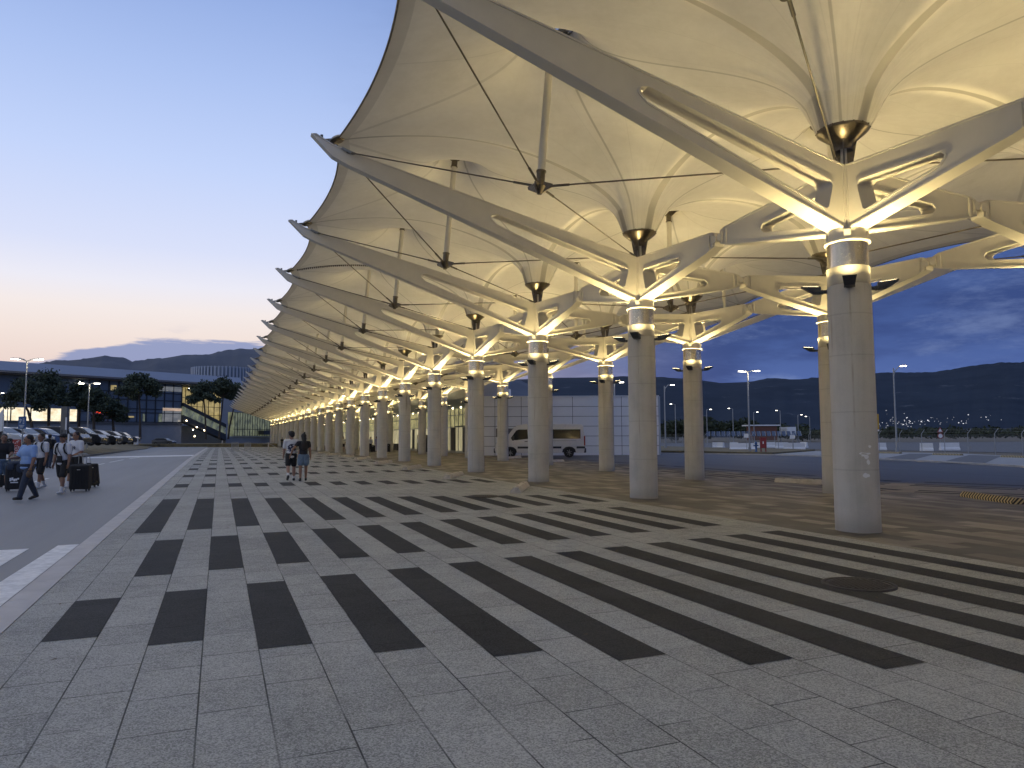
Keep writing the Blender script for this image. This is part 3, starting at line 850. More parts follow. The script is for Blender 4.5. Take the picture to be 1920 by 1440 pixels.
def make_column():
    root = empty('canopy_column', (0, 0, 0))
    mb = MB(); mb.lathe([(0.372, -0.6), (0.372, 0.0), (0.366, 4.27), (0.352, 4.285)], 40)
    mb.build('shaft', M['concrete'], root)
    mb = MB(); mb.lathe([(0.356, 4.285), (0.358, 4.30), (0.358, 4.60), (0.352, 4.61)], 40); mb.build('collar_band', M['band'], root)
    mb = MB(); mb.lathe([(0.345, 4.61), (0.345, 5.045)], 48, caps=False); mb.build('steel_drum', M['stainless'], root)
    mb = MB(); mb.lathe([(0.30, 5.045), (0.385, 5.045), (0.39, 5.06), (0.385, 5.085), (0.30, 5.085)], 40)
    mb.lathe([(0.315, 5.085), (0.315, 5.30)], 32)
    for k in range(4):
        a = PI / 4 + k * PI / 2
        mb.box((0.33 * math.cos(a), 0.33 * math.sin(a), 5.17), (0.05, 0.11, 0.16), a)
    mb.build('collar_ring', M['steelwhite'], root)
    mb = MB(); mb.prism([(0.199, -0.165), (0.199, 0.165), (0.165, 0.199), (-0.165, 0.199), (-0.199, 0.165), (-0.199, -0.165), (-0.165, -0.199), (0.165, -0.199)], 5.275, 6.445); mb.lathe([(0.16, 6.44), (0.16, 6.47), (0.10, 6.475)], 16)
    mb.build('post', M['steelwhite'], root)
    arm_mb(LONG_OUT, LONG_SLOT, 0.40, 0.20, 8.6, PI).build('cantilever_arm', M['steelwhite'], root)
    for ph, oo in ((PI / 2, SHORT_OUT), (-PI / 2, SHORT_OUT), (0, CROSS_OUT)):
        a = arm_mb(oo, SHORT_SLOT, 0.40, 0.26, 3.4, ph)
        e = oo[2][0]; c, s = math.cos(ph), math.sin(ph)
        # end plates and hinge of the pinned joint
        for sg in (-1, 1):
            y = sg * 0.145
            a.tube((e * c - (y - .02 * sg) * s, e * s + (y - .02 * sg) * c, 6.09), (e * c - (y + .01 * sg) * s, e * s + (y + .01 * sg) * c, 6.09), 0.085, n=14)
        for rr, zz, hh in ((e - 0.20, 6.055, 0.36), (e - 0.07, 6.075, 0.29)):
            a.box((rr * c, rr * s, zz), (0.022 if abs(c) > .5 else 0.284, 0.284 if abs(c) > .5 else 0.022, hh))
        a.build('branch_arm', M['steelwhite'], root)
    # plate and rods that hold the corner of the fabric at the arm tip
    mb = MB()
    Mx = Matrix.Rotation(R(-24), 3, 'Y') @ Matrix.Rotation(R(0), 3, 'X')
    vs = []
    mb2 = MB().lathe([(0.02, -0.07), (0.13, -0.07), (0.17, -0.03), (0.20, 0), (0.17, 0.03), (0.13, 0.06), (0.02, 0.06)], 18)
    mb.add([Mx @ Vector(p) + Vector((-8.14, 0, 8.60)) for p in mb2.v], mb2.f)
    for y in (-0.05, 0.05): mb.tube((-8.28, y, 8.57), (-8.50, y * .6, 8.53), 0.016, n=8)
    mb.box((-8.50, 0, 8.58), (0.06, 0.13, 0.12)); mb.box((-8.38, 0, 8.52), (0.10, 0.10, 0.06))
    mb.build('corner_plate', M['bronze'], root)
    mb = MB()
    for y in (-0.13, 0.13): mb.tube((-8.05, y, 8.36), (-7.78, y * 1.3, 8.24), 0.035, n=10)
    mb.build('cable_socket', M['galv'], root)
    # funnel that gathers the fabric above the post
    f = MB(); f.lathe([(0.445, 7.19), (0.455, 7.15), (0.43, 7.12), (0.30, 7.01), (0.20, 6.93), (0.16, 6.84), (0.15, 6.78)], 32, caps=False)
    for k in range(16):
        a = 2 * PI * k / 16; f.ball((0.452 * math.cos(a), 0.452 * math.sin(a), 7.165), 0.017, 6, 4)
    fo = f.build('funnel', M['bronze'], root, fix=False)
    for k in range(4):
        a = PI / 4 + k * PI / 2
        fb = MB()
        Mq = Matrix.Rotation(a, 3, 'Z') @ Matrix.Rotation(PI / 2, 3, 'X')
        fb.prism([(0.06, 6.47), (0.14, 6.47), (0.21, 6.86), (0.23, 6.98), (0.05, 6.88)], -0.011, 0.011, Mq)
        fb.build('fin', M['bronze'], fo)
    fabric(skirt(0, 0, RZ_COL), root)
    ft = MB(); ft.tube((0, 0, 6.45), (0, 0, 6.95), 0.055, n=12); ft.build('drain_pipe', M['steelwhite'], fo)
    # four floodlights just below the collar
    for k in range(4):
        a = PI / 4 + k * PI / 2
        Q = Matrix.Rotation(a, 3, 'Z')
        h = MB()
        top = [(0.46, -0.10, 4.305), (0.80, -0.115, 4.335), (0.80, 0.115, 4.335), (0.46, 0.10, 4.305)]
        bot = [(0.47, -0.085, 4.19), (0.60, -0.085, 4.205), (0.60, 0.085, 4.205), (0.47, 0.085, 4.19)]
        h.add([Q @ Vector(p) for p in bot + top], [(3, 2, 1, 0), (4, 5, 6, 7), (0, 1, 5, 4), (1, 2, 6, 5), (2, 3, 7, 6), (3, 0, 4, 7)])
        h.box(Q @ Vector((0.41, 0, 4.22)), (0.12, 0.10, 0.05), a)
        h.tube(Q @ Vector((0.44, -0.09, 4.22)), Q @ Vector((0.44, 0.09, 4.22)), 0.03, n=8)
        ho = h.build('floodlight', M['housing'], root)
        l = MB(); l.add([Q @ Vector(p) for p in ((0.50, -0.085, 4.3135), (0.76, -0.095, 4.3365), (0.76, 0.095, 4.3365), (0.50, 0.085, 4.3135))], [(0, 1, 2, 3)])
        l.build('lens', M['lens'], ho)
        ld = bpy.data.lights.get('floodlamp')
        if ld is None:
            ld = bpy.data.lights.new('floodlamp', 'AREA'); ld.shape = 'RECTANGLE'; ld.size = 0.14; ld.size_y = 0.14
            ld.energy = FLOOD_W; ld.color = FLOOD_C; ld.spread = R(160)
        lo = bpy.data.objects.new('floodlamp', ld); col.objects.link(lo); lo.parent = root; reg(lo, root)
        lo.location = Q @ Vector((0.72, 0, 4.375))
        d = Q @ Vector((0.0, 0, 1.0)); lo.rotation_euler = d.to_track_quat('-Z', 'Y').to_euler()
    return root


ORD = ['first', 'second', 'third', 'fourth', 'fifth', 'sixth', 'seventh', 'eighth', 'ninth', 'tenth', 'eleventh', 'twelfth', 'thirteenth', 'fourteenth', 'fifteenth',
       'sixteenth', 'seventeenth', 'eighteenth', 'nineteenth', 'twentieth', 'twenty-first', 'twenty-second', 'twenty-third', 'twenty-fourth', 'twenty-fifth', 'twenty-sixth']
NCOL = 23
proto = make_column()
first = True
for row in ('A', 'B'):
    for n in range(-2, NCOL):
        u = n * D
        o = proto if first else copy_tree(proto); first = False
        o.location = canopy(u, 0 if row == 'A' else V, 0)
        o.rotation_euler = (0, 0, -heading(u) + (0 if row == 'A' else PI))
        if row == 'A' and n == 0:
            sc_m = MB(); rs = random.Random(2)
            for (a0_, z0_, wd, hh) in ((-.95, 1.30, .10, .030), (-.86, 1.24, .05, .05), (-.80, 1.15, .04, .06), (-.92, .93, .06, .045), (-1.0, 1.27, .05, .02), (-.70, 1.42, .03, .03)):
                pts_ = []
                for q in range(11):
                    t_ = 2 * PI * q / 11; k_ = rs.uniform(.55, 1.1)
                    a_ = a0_ + wd / .37 * math.cos(t_) * k_; pts_.append((.3735 * math.cos(a_ - 1.57 + .55), .3735 * math.sin(a_ - 1.57 + .55), z0_ + hh * math.sin(t_) * k_))
                sc_m.add(pts_, [tuple(range(11))])
            sc_m.build('scuff_mark', M['panel'], o, fix=False)
        if row == 'A':
            lab = ('floodlit concrete tree column off to the right of the camera, plaza side row' if n < 0 else
                   '%s floodlit concrete tree column from the camera in the row along the striped plaza' % ORD[n])
            if n == 0: lab = 'nearest and largest floodlit concrete tree column, scuffed, standing at the plaza edge'
            if n == -2: lab = 'floodlit concrete tree column beside the camera, just out of the picture'
        else:
            lab = ('%s floodlit concrete tree column from the camera in the row along the bus road' % ORD[n + 2])
        tag(o, lab, 'canopy column', 'floodlit tree columns carrying the canopy', 'thing')

# assemble every bay, mirrored about the middle of the canopy
B0, B1 = -2, NCOL
verts = []; bay = []; faces = []
nb = (B1 - B0) * nu
allj = list(range(nt + 1)) + list(range(nt - 1, -1, -1))
J = len(allj)
ucol = []
for gi_ in range(nb + 1):
    b, i = divmod(gi_, nu)
    ubase = (B0 + b) * D
    for jj, j in enumerate(allj):
        u_ = ubase + Ug[i, j]
        if i == 0 and Ug[i, j] > 0: u_ -= D
        v_ = Vg[i, j]
        ev = v_ - ve[i]
        du0 = min(abs(Ug[i, j]), D / 2)
        if jj > nt: vv = V - v_
        else: vv = v_
        a = TH + KC * u_
        verts.append((X0 + (math.cos(TH) - math.cos(a)) / KC + vv * math.cos(a), Y0 + (math.sin(a) - math.sin(TH)) / KC - vv * math.sin(a), Zg[i, j]))
        bay.append((du0, v_, ev))
for gi_ in range(nb):
    i0 = gi_ % nu; i1 = (gi_ + 1) % nu
    for jj in range(J - 1):
        j0, j1 = allj[jj], allj[jj + 1]
        if dead[i0, j0] or dead[i1, j0] or dead[i0, j1] or dead[i1, j1]: continue
        faces.append((gi_ * J + jj, gi_ * J + jj + 1, (gi_ + 1) * J + jj + 1, (gi_ + 1) * J + jj))
me = bpy.data.meshes.new('canopy_membrane'); me.from_pydata(verts, [], faces)
at_ = me.attributes.new('bay', 'FLOAT_VECTOR', 'POINT'); at_.data.foreach_set('vector', np.array(bay, dtype=np.float32).ravel())
me.polygons.foreach_set('use_smooth', [True] * len(faces)); me.materials.append(M['membrane']); me.update()
membrane = bpy.data.objects.new('canopy_membrane', me); col.objects.link(membrane)
tag(membrane, 'huge cream tensile fabric roof stretched in cones and peaks over both column rows', 'fabric roof')
bm = bmesh.new(); bm.from_mesh(me)
bmesh.ops.delete(bm, geom=[v for v in bm.verts if not v.link_faces], context='VERTS'); bm.to_mesh(me); bm.free()
lc = MB()
for k in range(46):
    v_ = -7.85 + k * 0.085
    p = canopy(3 * D, v_, surf(0.0, v_) - 0.03); lc.box(p, (0.05, 0.10, 0.05), -heading(3 * D))
lc.build('laced_seam', M['cable'], membrane)
for side in (0, 1):
    ec = MB(); pts = []
    for gi_ in range(0, nb + 1, 2):
        b, i = divmod(gi_, nu); u_ = (B0 + b) * D + ul[i]
        vv = ve[i] if side == 0 else V - ve[i]
        pts.append(canopy(u_, vv + (-0.01 if side == 0 else 0.01), ze[i]))
    ec.path(pts, 0.022, 6); ec.build('edge_cable', M['cable'], membrane)

# ------------------------------------------------------------------ canopy: flying masts with their cables
def make_mast(outer):
    root = empty('flying_mast')
    vm = VM1 if outer else V / 2
    zt = RZ_M1 if outer else RZ_M2
    zn = 6.74 if outer else 5.92
    vn = -4.5 if outer else V / 2
    L = lambda v, z, u=0.0: Vector((v - vm, u, z))
    nd = Vector((vn - vm, 0, zn)); tp = Vector((0, 0, zt - 0.16))
    ax = (tp - nd).normalized(); ln = (tp - nd).length
    MB().tube(nd + ax * 0.30, nd + ax * (ln - 0.30), 0.08, n=16).build('pole', M['steelwhite'], root)
    c = MB(); c.tube(nd + ax * (ln - 0.33), nd + ax * (ln - 0.05), 0.088, n=16); c.tube(nd + ax * (ln - 0.36), nd + ax * (ln - 0.33), 0.105, n=16)
    c.tube(nd + ax * (ln - 0.06), nd + ax * ln, 0.10, 0.17, n=16)
    c.build('cap', M['bronze'], root)
    c = MB(); c.tube(nd - ax * 0.05, nd + ax * 0.34, 0.088, n=16); c.tube(nd + ax * 0.31, nd + ax * 0.34, 0.105, n=16)
    c.tube(nd - ax * 0.16, nd + ax * 0.0, 0.05, 0.13, n=14)
    rg = c
    tgt = ([(-8.0, D / 2, 8.33), (-8.0, -D / 2, 8.33), (-0.16, D / 2, 6.52), (-0.16, -D / 2, 6.52)] if outer else
           [(0.16, D / 2, 6.52), (0.16, -D / 2, 6.52), (V - 0.16, D / 2, 6.52), (V - 0.16, -D / 2, 6.52)])
    for (tv, tu, tz) in tgt:
        d = (L(tv, tz, tu) - nd); d.normalize(); dh = Vector((d.x, d.y, 0)).normalized()
        rg.prism([(0.0, -0.16), (0.12, -0.10), (0.26, -0.03), (0.27, 0.03), (0.10, 0.09), (0, 0.1)], -0.02, 0.02,
                 Matrix.Translation(nd) @ Matrix(((dh.x, 0, -dh.y, 0), (dh.y, 0, dh.x, 0), (0, 1, 0, 0), (0, 0, 0, 1))))
    rg.build('node', M['bronze'], root)
    for (tv, tu, tz) in tgt:
        T3 = L(tv, tz, tu); d = (T3 - nd).normalized()
        cb = MB(); cb.tube(nd + d * 0.22, T3, 0.016, n=6); cb.tube(nd + d * 0.20, nd + d * 0.62, 0.027, n=8)
        cb.tube(T3 - d * 0.35, T3, 0.027, n=8)
        cb.build('cable', M['cable'], root)
    r = MB(); r.lathe([(0.44, zt - 0.06), (0.465, zt - 0.06), (0.465, zt + 0.10), (0.44, zt + 0.10), (0.44, zt - 0.06)], 28, caps=False)
    for k in range(6):
        a = k * PI / 3 + 0.3
        r.prism([(0.05, zt - 0.30), (0.12, zt - 0.30), (0.45, zt - 0.03), (0.45, zt + 0.06), (0.05, zt - 0.16)], -0.012, 0.012,
                Matrix.Rotation(a, 4, 'Z') @ Matrix.Rotation(PI / 2, 4, 'X'))
    r.build('ring', M['bronze'], root, fix=False)
    fabric(skirt(D / 2, VM1 if outer else V / 2, zt), root)
    return root


for kind in ('outer', 'inner', 'road'):
    pm = None
    if kind == 'road': pass
    for n in range(-2, NCOL - 1):
        u = (n + 0.5) * D
        if pm is None:
            pm = make_mast(kind != 'inner'); o = pm
        else: o = copy_tree(pm)
        v = VM1 if kind == 'outer' else (V / 2 if kind == 'inner' else V - VM1)
        o.location = canopy(u, v, 0)
        o.rotation_euler = (0, 0, -heading(u) + (PI if kind == 'road' else 0))
        k = n + 2
        where = {'outer': 'flying mast hung on cables over the plaza side overhang', 'inner': 'flying mast hung on cables between the two column rows',
                 'road': 'flying mast hung on cables over the bus road side overhang'}[kind]
        if n < 0: lab = '%s %s, above the camera end' % (ORD[k], where)
        else: lab = '%s, between %s and %s column' % (where, ORD[n], ORD[n + 1])
        tag(o, lab, 'flying mast', 'flying masts holding up the peaks of the fabric roof')

# MORE_PARTS
# ------------------------------------------------------------------ hills
def ridge_mesh(name, pts, dist, m, label, seed):
    rnd = np.random.RandomState(seed)
    xs = np.array([p[0] for p in pts], float); ys = np.array([p[1] for p in pts], float)
    nx = 260; px = np.linspace(xs[0], xs[-1], nx); py = np.interp(px, xs, ys)
    py = py + np.convolve(rnd.randn(nx), np.ones(5) / 5, 'same') * 0.35
    fr = [0.45, 0.55, 0.64, 0.72, 0.80, 0.87, 0.93, 0.97, 1.0, 1.05, 1.15]
    nz = [np.convolve(rnd.randn(nx + 8), np.ones(9) / 9, 'valid')[:nx] for _ in fr]
    v = []; f = []
    for j, k in enumerate(fr):
        for i in range(nx):
            r = ray(px[i], py[i]); sc_ = dist / math.hypot(r.x, r.y)
            h = EYE + r.z * sc_
            t = min(1, (k - 0.45) / 0.55); w_ = t * t * (3 - 2 * t) * .55 + t * .45
            if k > 1: w_ = 1 - (k - 1) * 2.0
            hh = h * w_ + (nz[j][i] * 12 * (1 if 0.5 < k < 0.99 else 0))
            v.append((r.x * sc_ * k, r.y * sc_ * k, hh if j else -5))
    for j in range(len(fr) - 1):
        for i in range(nx - 1):
            f.append((j * nx + i, j * nx + i + 1, (j + 1) * nx + i + 1, (j + 1) * nx + i))
    mb = MB(); mb.add(v, f, True)
    return tag(mb.build(name, m), label, 'hills', None, 'structure')


def hill_mat(name, lo, hi, rock):
    m, t, bs = mat(name)
    ob = t.add('ShaderNodeTexCoord').outputs['Object']
    n = t.noise(ob, 0.004, 8.0, 0.65); n2 = t.noise(t.mapping(ob, scale=(0.6, 0.6, 3.0)), 0.010, 8.0, 0.7)
    c = t.ramp(n, [(0.3, lo), (0.7, hi)])
    c = t.mix(t.math('MULTIPLY', t.smooth(n2, 0.60, 0.70), 0.75), c, rock)
    t.link(c, bs.inputs['Base Color']); bs.inputs['Roughness'].default_value = 0.95; bs.inputs['Specular IOR Level'].default_value = 0.1
    return m


M['hill_l'] = hill_mat('near_hill_scrub', (0.082, 0.095, 0.125), (0.12, 0.135, 0.17), (0.17, 0.18, 0.20))  # bluish air haze painted into the scrub and rock colours
M['hill_r'] = hill_mat('far_hill_scrub', (0.022, 0.032, 0.050), (0.036, 0.050, 0.075), (0.11, 0.125, 0.15))  # blue of the distant haze mixed into the base colour, no haze volume
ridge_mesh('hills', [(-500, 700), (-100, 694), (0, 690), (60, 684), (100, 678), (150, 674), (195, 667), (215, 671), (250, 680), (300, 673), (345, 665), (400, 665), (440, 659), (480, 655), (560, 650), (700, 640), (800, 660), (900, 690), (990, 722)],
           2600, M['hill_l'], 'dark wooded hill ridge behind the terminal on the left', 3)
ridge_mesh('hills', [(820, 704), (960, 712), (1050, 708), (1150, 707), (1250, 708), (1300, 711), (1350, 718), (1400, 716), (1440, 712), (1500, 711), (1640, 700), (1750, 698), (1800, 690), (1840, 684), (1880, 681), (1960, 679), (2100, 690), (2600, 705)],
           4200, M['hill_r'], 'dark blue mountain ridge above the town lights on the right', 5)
tl = MB(); rnd = random.Random(4)
for k in range(230):
    cx = rnd.choice([1675, 1720, 1780, 1830, 1850, 1880, 1905, 1700, 1960, 1640])
    px = cx + rnd.gauss(0, 34); py = 806 - abs(rnd.gauss(0, 11)) - (4 if rnd.random() < .3 else 0)
    if py < 766: continue
    p = at(px, py, 1900); r_ = rnd.choice([0.35, 0.45, 0.6, 0.8])
    tl.ball(p, r_, 5, 3, (2.2 if rnd.random() < .4 else 1, 1, 1), smooth=False)
M['town'] = simple('town_lamps', (1, 1, 1), 0.5, var=0, emit=1.3, ec=(0.95, 0.95, 0.95))
tag(tl.build('town_lights', M['town'], fix=False), 'scattered pale lights of the town at the mountain foot', 'lights', None, 'stuff')

# ------------------------------------------------------------------ trees
M['leaf'] = simple('pine_foliage', (0.070, 0.088, 0.060), 0.8, var=0.5, scale=0.8, spec=0.2)
M['leaf2'] = simple('broadleaf_foliage', (0.050, 0.062, 0.036), 0.8, var=0.5, scale=0.5, spec=0.2)
M['bark'] = simple('tree_bark', (0.075, 0.058, 0.045), 0.9, var=0.3, scale=3.0)


def leaf_cloud(blobs, n, size, seed):
    rnd = np.random.RandomState(seed); v = []; f = []
    vol = np.array([b[1] * b[2] * b[3] for b in blobs]); cnt = np.maximum(20, (n * vol / vol.sum())).astype(int)
    for (c, rx, ry, rz), k in zip(blobs, cnt):
        d = rnd.randn(k, 3); d /= np.linalg.norm(d, axis=1)[:, None]
        rr = rnd.rand(k) ** 0.45 * (1 + rnd.randn(k) * .10)
        p = np.array(c) + d * rr[:, None] * np.array([rx, ry, rz])
        a = rnd.randn(k, 3); a /= np.linalg.norm(a, axis=1)[:, None]
        b = np.cross(a, rnd.randn(k, 3)); b /= np.linalg.norm(b, axis=1)[:, None]
        s = size * (0.6 + 0.9 * rnd.rand(k))[:, None]
        for q in range(k):
            o = len(v)
            v += [tuple(p[q] - a[q] * s[q] - b[q] * s[q] * .55), tuple(p[q] + a[q] * s[q] - b[q] * s[q] * .25), tuple(p[q] + a[q] * s[q] * .8 + b[q] * s[q] * .5), tuple(p[q] - a[q] * s[q] * .7 + b[q] * s[q] * .45)]
            f.append((o, o + 1, o + 2, o + 3))
    mb = MB(); mb.add(v, f); return mb


def tree(name, base, trunk, blobs, n, size, label, cat, seed, m='leaf', r0=0.22, group=None):
    """trunk: list of offsets from the base; blobs: ellipsoids relative to the base"""
    root = empty(name, base, 0, label, cat, group)
    tb = MB(); k = len(trunk)
    tb.path([Vector(p) for p in trunk], [r0 * (1 - .6 * i / (k - 1)) for i in range(k)], 8)
    top = Vector(trunk[-1]); rnd = random.Random(seed)
    for b in blobs[:7]:
        t0 = Vector(trunk[-2]).lerp(top, rnd.random())
        mid = t0.lerp(Vector(b[0]), .55) + Vector((0, 0, -.25))
        tb.path([t0, mid, Vector(b[0])], [r0 * .32, r0 * .22, r0 * .08], 6)
    tb.build('trunk', M['bark'], root)
    leaf_cloud(blobs, n, size, seed).build('crown', M[m], root, fix=False)
    return root


def pine(px, py_base, py_top, half_w, dist, crown_frac, lean, label, seed, n=5200):
    base = at(px, py_base, dist); H = (py_base - py_top) / FPX * dist; W = half_w / FPX * dist
    rnd = random.Random(seed)
    x = lean / FPX * dist
    ch = H * crown_frac
    blobs = []
    for k in range(19):
        a = rnd.random() * 2 * PI; r_ = math.sqrt(rnd.random()) * W * .78
        zz = H - ch * (0.22 + 0.62 * rnd.random() * (0.5 + 0.5 * r_ / W)) - (r_ / W) ** 2 * ch * .22
        s = W * rnd.uniform(.17, .34)
        blobs.append(((x + r_ * math.cos(a), r_ * math.sin(a), zz), s * 1.25, s * 1.25, s * .72))
    blobs.append(((x, 0, H - ch * .28), W * .5, W * .5, ch * .26))
    trunk = [(0, 0, -.6), (x * .15, 0, H * .18), (x * .55, .1, H * .42), (x * .9, 0, H - ch * .75), (x, 0, H - ch * .35)]
    return tree('pine_tree', base, trunk, blobs, int(n * .75), 0.17 * dist / 110, label, 'pine tree', seed, 'leaf', 0.26, 'pines in front of the terminal')


pine(62, 818, 706, 46, 112, .62, -22, 'leaning dark pine behind the blue parking sign, its trunk slanting to the left', 1)
pine(91, 818, 690, 52, 118, .64, -6, 'tallest spreading dark pine beside the grey totem, with an upright trunk', 2, 6500)
pine(147, 815, 712, 34, 124, .6, 0, 'dark pine just left of the twin-headed street lamp', 3, 4200)
pine(176, 817, 724, 34, 121, .62, -4, 'dark pine crown to the right of the twin-headed street lamp', 4, 4200)
pine(213, 818, 744, 33, 126, .75, -6, 'low bushy pine with foliage nearly to the ground behind parked cars', 5, 4200)
pine(263, 818, 697, 44, 140, .44, -6, 'umbrella pine with a forked bent trunk against the terminal roof', 6, 6000)
pine(386, 819, 712, 31, 165, .5, -6, 'dark pine by the yellow lit stair of the terminal', 7, 4600)
pine(411, 819, 704, 32, 172, .5, 6, 'dark pine with a slim trunk, nearest to the canopy tips', 8, 4600)
pine(428, 819, 716, 26, 180, .5, 12, 'dark pine leaning right behind the far canopy tips', 9, 3800)
blobs = []; rnd = random.Random(21)
for k in range(80):
    px = rnd.uniform(1236, 1640); top = 772 - 7 * math.sin((px - 1236) / 60.0) + (10 if px > 1500 else 0) + rnd.uniform(-3, 8)
    p = at(px, 806, rnd.uniform(215, 290)); hgt = (808 - top) / FPX * p.y
    for q in range(3):
        blobs.append(((p.x + rnd.uniform(-3, 3), p.y + rnd.uniform(-3, 3), 0.4 + hgt * rnd.uniform(.25, .82)), rnd.uniform(2.4, 4.4), 3, hgt * rnd.uniform(.18, .30)))
for k in range(30):
    px = rnd.uniform(1650, 1950); p = at(px, 808, rnd.uniform(200, 260)); h_ = rnd.uniform(1.6, 3.4)
    blobs.append(((p.x, p.y, 1.4 + h_ * .4), rnd.uniform(2.5, 5), 3, h_ * .55))
tag(leaf_cloud(blobs, 30000, 0.42, 22).build('far_wood', M['leaf2'], None, fix=False), 'dark band of far trees below the mountain on the right', 'woods', None, 'stuff')

# ------------------------------------------------------------------ terminal on the left
M['fascia'] = simple('pale_roof_cladding', (0.36, 0.39, 0.45), 0.6, var=0.06, scale=0.2)
M['podium'] = simple('grey_podium_render', (0.26, 0.265, 0.27), 0.8, var=0.12, scale=0.3)
M['curtain'] = simple('blue_curtain_glass', (0.125, 0.155, 0.195), 0.3, var=0.3, scale=0.15)
M['mull'] = simple('dark_mullion', (0.03, 0.033, 0.036), 0.5, var=0.1)
M['soffit'] = simple('dark_soffit', (0.10, 0.10, 0.10), 0.8, var=0.1)


def lit_mat(name, c1, c2, strength, sx=1.0, sz=1.0):
    m, t, bs = mat(name)
    ob = t.add('ShaderNodeTexCoord').outputs['Object']
    n = t.noise(t.mapping(ob, scale=(sx, sx, sz)), 1.0, 4.0, 0.7)
    c = t.ramp(n, [(0.32, c1), (0.68, c2)])
    bs.inputs['Base Color'].default_value = (.1, .1, .1, 1); bs.inputs['Roughness'].default_value = 0.15
    t.link(c, bs.inputs['Emission Color']); bs.inputs['Emission Strength'].default_value = strength
    return m


M['lit_white'] = lit_mat('lit_shop_window', (0.55, 0.42, 0.22), (1.0, 0.92, 0.72), 1.3, 0.35, 0.6)
M['lit_yellow'] = lit_mat('lit_yellow_hall', (0.20, 0.15, 0.05), (0.75, 0.58, 0.22), 0.6, 0.5, 0.5)
M['lit_green'] = lit_mat('lit_green_glass', (0.03, 0.04, 0.03), (0.36, 0.40, 0.24), 0.48, 0.9, 0.4)
M['lit_pink'] = lit_mat('lit_rose_room', (0.32, 0.22, 0.15), (0.85, 0.6, 0.42), 0.7, 0.3, 0.6)
M['lit_dim'] = lit_mat('lit_dim_room', (0.08, 0.09, 0.10), (0.24, 0.24, 0.24), 0.7, 0.3, 0.6)
O_ = Vector(((340 - 960) / FPX * 201, 201, 0)); E_ = Vector((.603, .798, 0)); N_ = Vector((.798, -.603, 0))


def fac(px, py):
    r = ray(px, py); k = (O_.dot(N_)) / (r.x * N_.x + r.y * N_.y); p = Vector((r.x * k, r.y * k, EYE + r.z * k))
    return (p - O_).dot(E_), p.z


term = empty('terminal_building', O_, math.atan2(E_.y, E_.x), 'long airport terminal with a pale roof edge, dark glass and lit shops', 'terminal building')
# local x along the facade (to the right), local -y towards the camera


def fbox(name, t0, t1, z0, z1, y0, y1, m, parent=term, mb=None):
    b = mb or MB(); b.box(((t0 + t1) / 2, (y0 + y1) / 2, (z0 + z1) / 2), (t1 - t0, y1 - y0, z1 - z0))
    return b if mb else b.build(name, m, parent)


rf = MB(); prof = [(-4.0, 16.9), (-4.4, 17.3), (-3.0, 19.5), (30, 21.0), (30, 16.9)]
rf.prism([(p[0], p[1]) for p in prof], -150, 16, Matrix(((0, 0, 1, 0), (1, 0, 0, 0), (0, 1, 0, 0), (0, 0, 0, 1))))
rfo = rf.build('roof', M['fascia'], term)
fbox('soffit', -150, 15.5, 16.6, 16.88, -3.6, 28, M['soffit'])
fbox('podium_wall', -150, 0, -0.5, 5.5, -0.3, 0.5, M['podium'])
fbox('podium_cap', -150, 0, 5.5, 6.0, -0.7, 0.5, M['soffit'])
t_l = fac(145, 780)[0]
fbox('curtain_wall', t_l, 0, 6.0, 16.6, 0.1, 0.4, M['curtain'])
fbox('upper_wall', -150, t_l, 9.2, 16.6, 0.1, 0.4, M['curtain'])
fbox('shop_window', -150, fac(118, 780)[0], 6.05, 9.1, 0.05, 0.3, M['lit_white'])
fbox('shop_window', fac(119.5, 780)[0], t_l - .1, 6.05, 9.0, 0.05, 0.3, M['lit_white'])
g = MB()
for k in range(12):
    t_ = t_l + (0 - t_l) * k / 11; g.box((t_, -0.02, 11.3), (0.22, 0.2, 10.6))
for z_ in (6.1, 8.6, 9.6, 12.0, 14.0): g.box((t_l / 2, -0.04, z_), (-t_l, 0.16, 0.2))
for k in range(30): g.box((-148 + (t_l + 146) * k / 29, 0.0, 7.6), (0.25, 0.1, 3.2))
g.build('mullion_frame', M['mull'], term)
for (a, b, mm) in (((305, 764), (340, 791), 'lit_dim'), ((305, 765), (340, 771), 'lit_pink'), ((298, 724), (340, 735), 'lit_dim'), ((298, 776), (303, 791), 'lit_green'), ((268, 776), (271, 790), 'lit_green'), ((241, 780), (251, 783), 'lit_yellow'), ((208, 722), (218, 732), 'lit_yellow')):
    (t0, z1), (t1, z0) = fac(*a), fac(*b)
    yy = -0.10 if mm != 'lit_pink' else -0.14
    fbox('lit_window', t0, t1, z0, z1, yy, 0.05, M[mm])
# open corner with the yellow hall behind and the glazed stair
fbox('recess_wall', 0.3, 16, 6.0, 16.5, 7.0, 7.4, M['lit_yellow'])
fbox('recess_base', 0.0, 16, -0.5, 5.4, 6.0, 6.5, M['podium'])
g = MB()
for k in range(9): g.box((1.2 + 1.8 * k, 6.9, 11), (0.15, 0.15, 10.8))
for z_ in (8.5, 11, 13.5): g.box((8.2, 6.88, z_), (15.6, 0.12, 0.14))
g.build('recess_frame', M['mull'], term)
stair = MB()
stair.prism([(0, 10.6), (0, 11.6), (13.0, 5.8), (13.0, 4.8)], -1.2, 1.2, Matrix(((1, 0, 0, 0), (0, 0, 1, 0), (0, 1, 0, 0), (0, 0, 0, 1))))
stair.prism([(0, 6.4), (0, 8.2), (13.0, 2.9), (13.0, 1.1)], -1.2, 1.2, Matrix(((1, 0, 0, 0), (0, 0, 1, 0), (0, 1, 0, 0), (0, 0, 0, 1))))
so_ = stair.build('staircase', M['mull'], term)
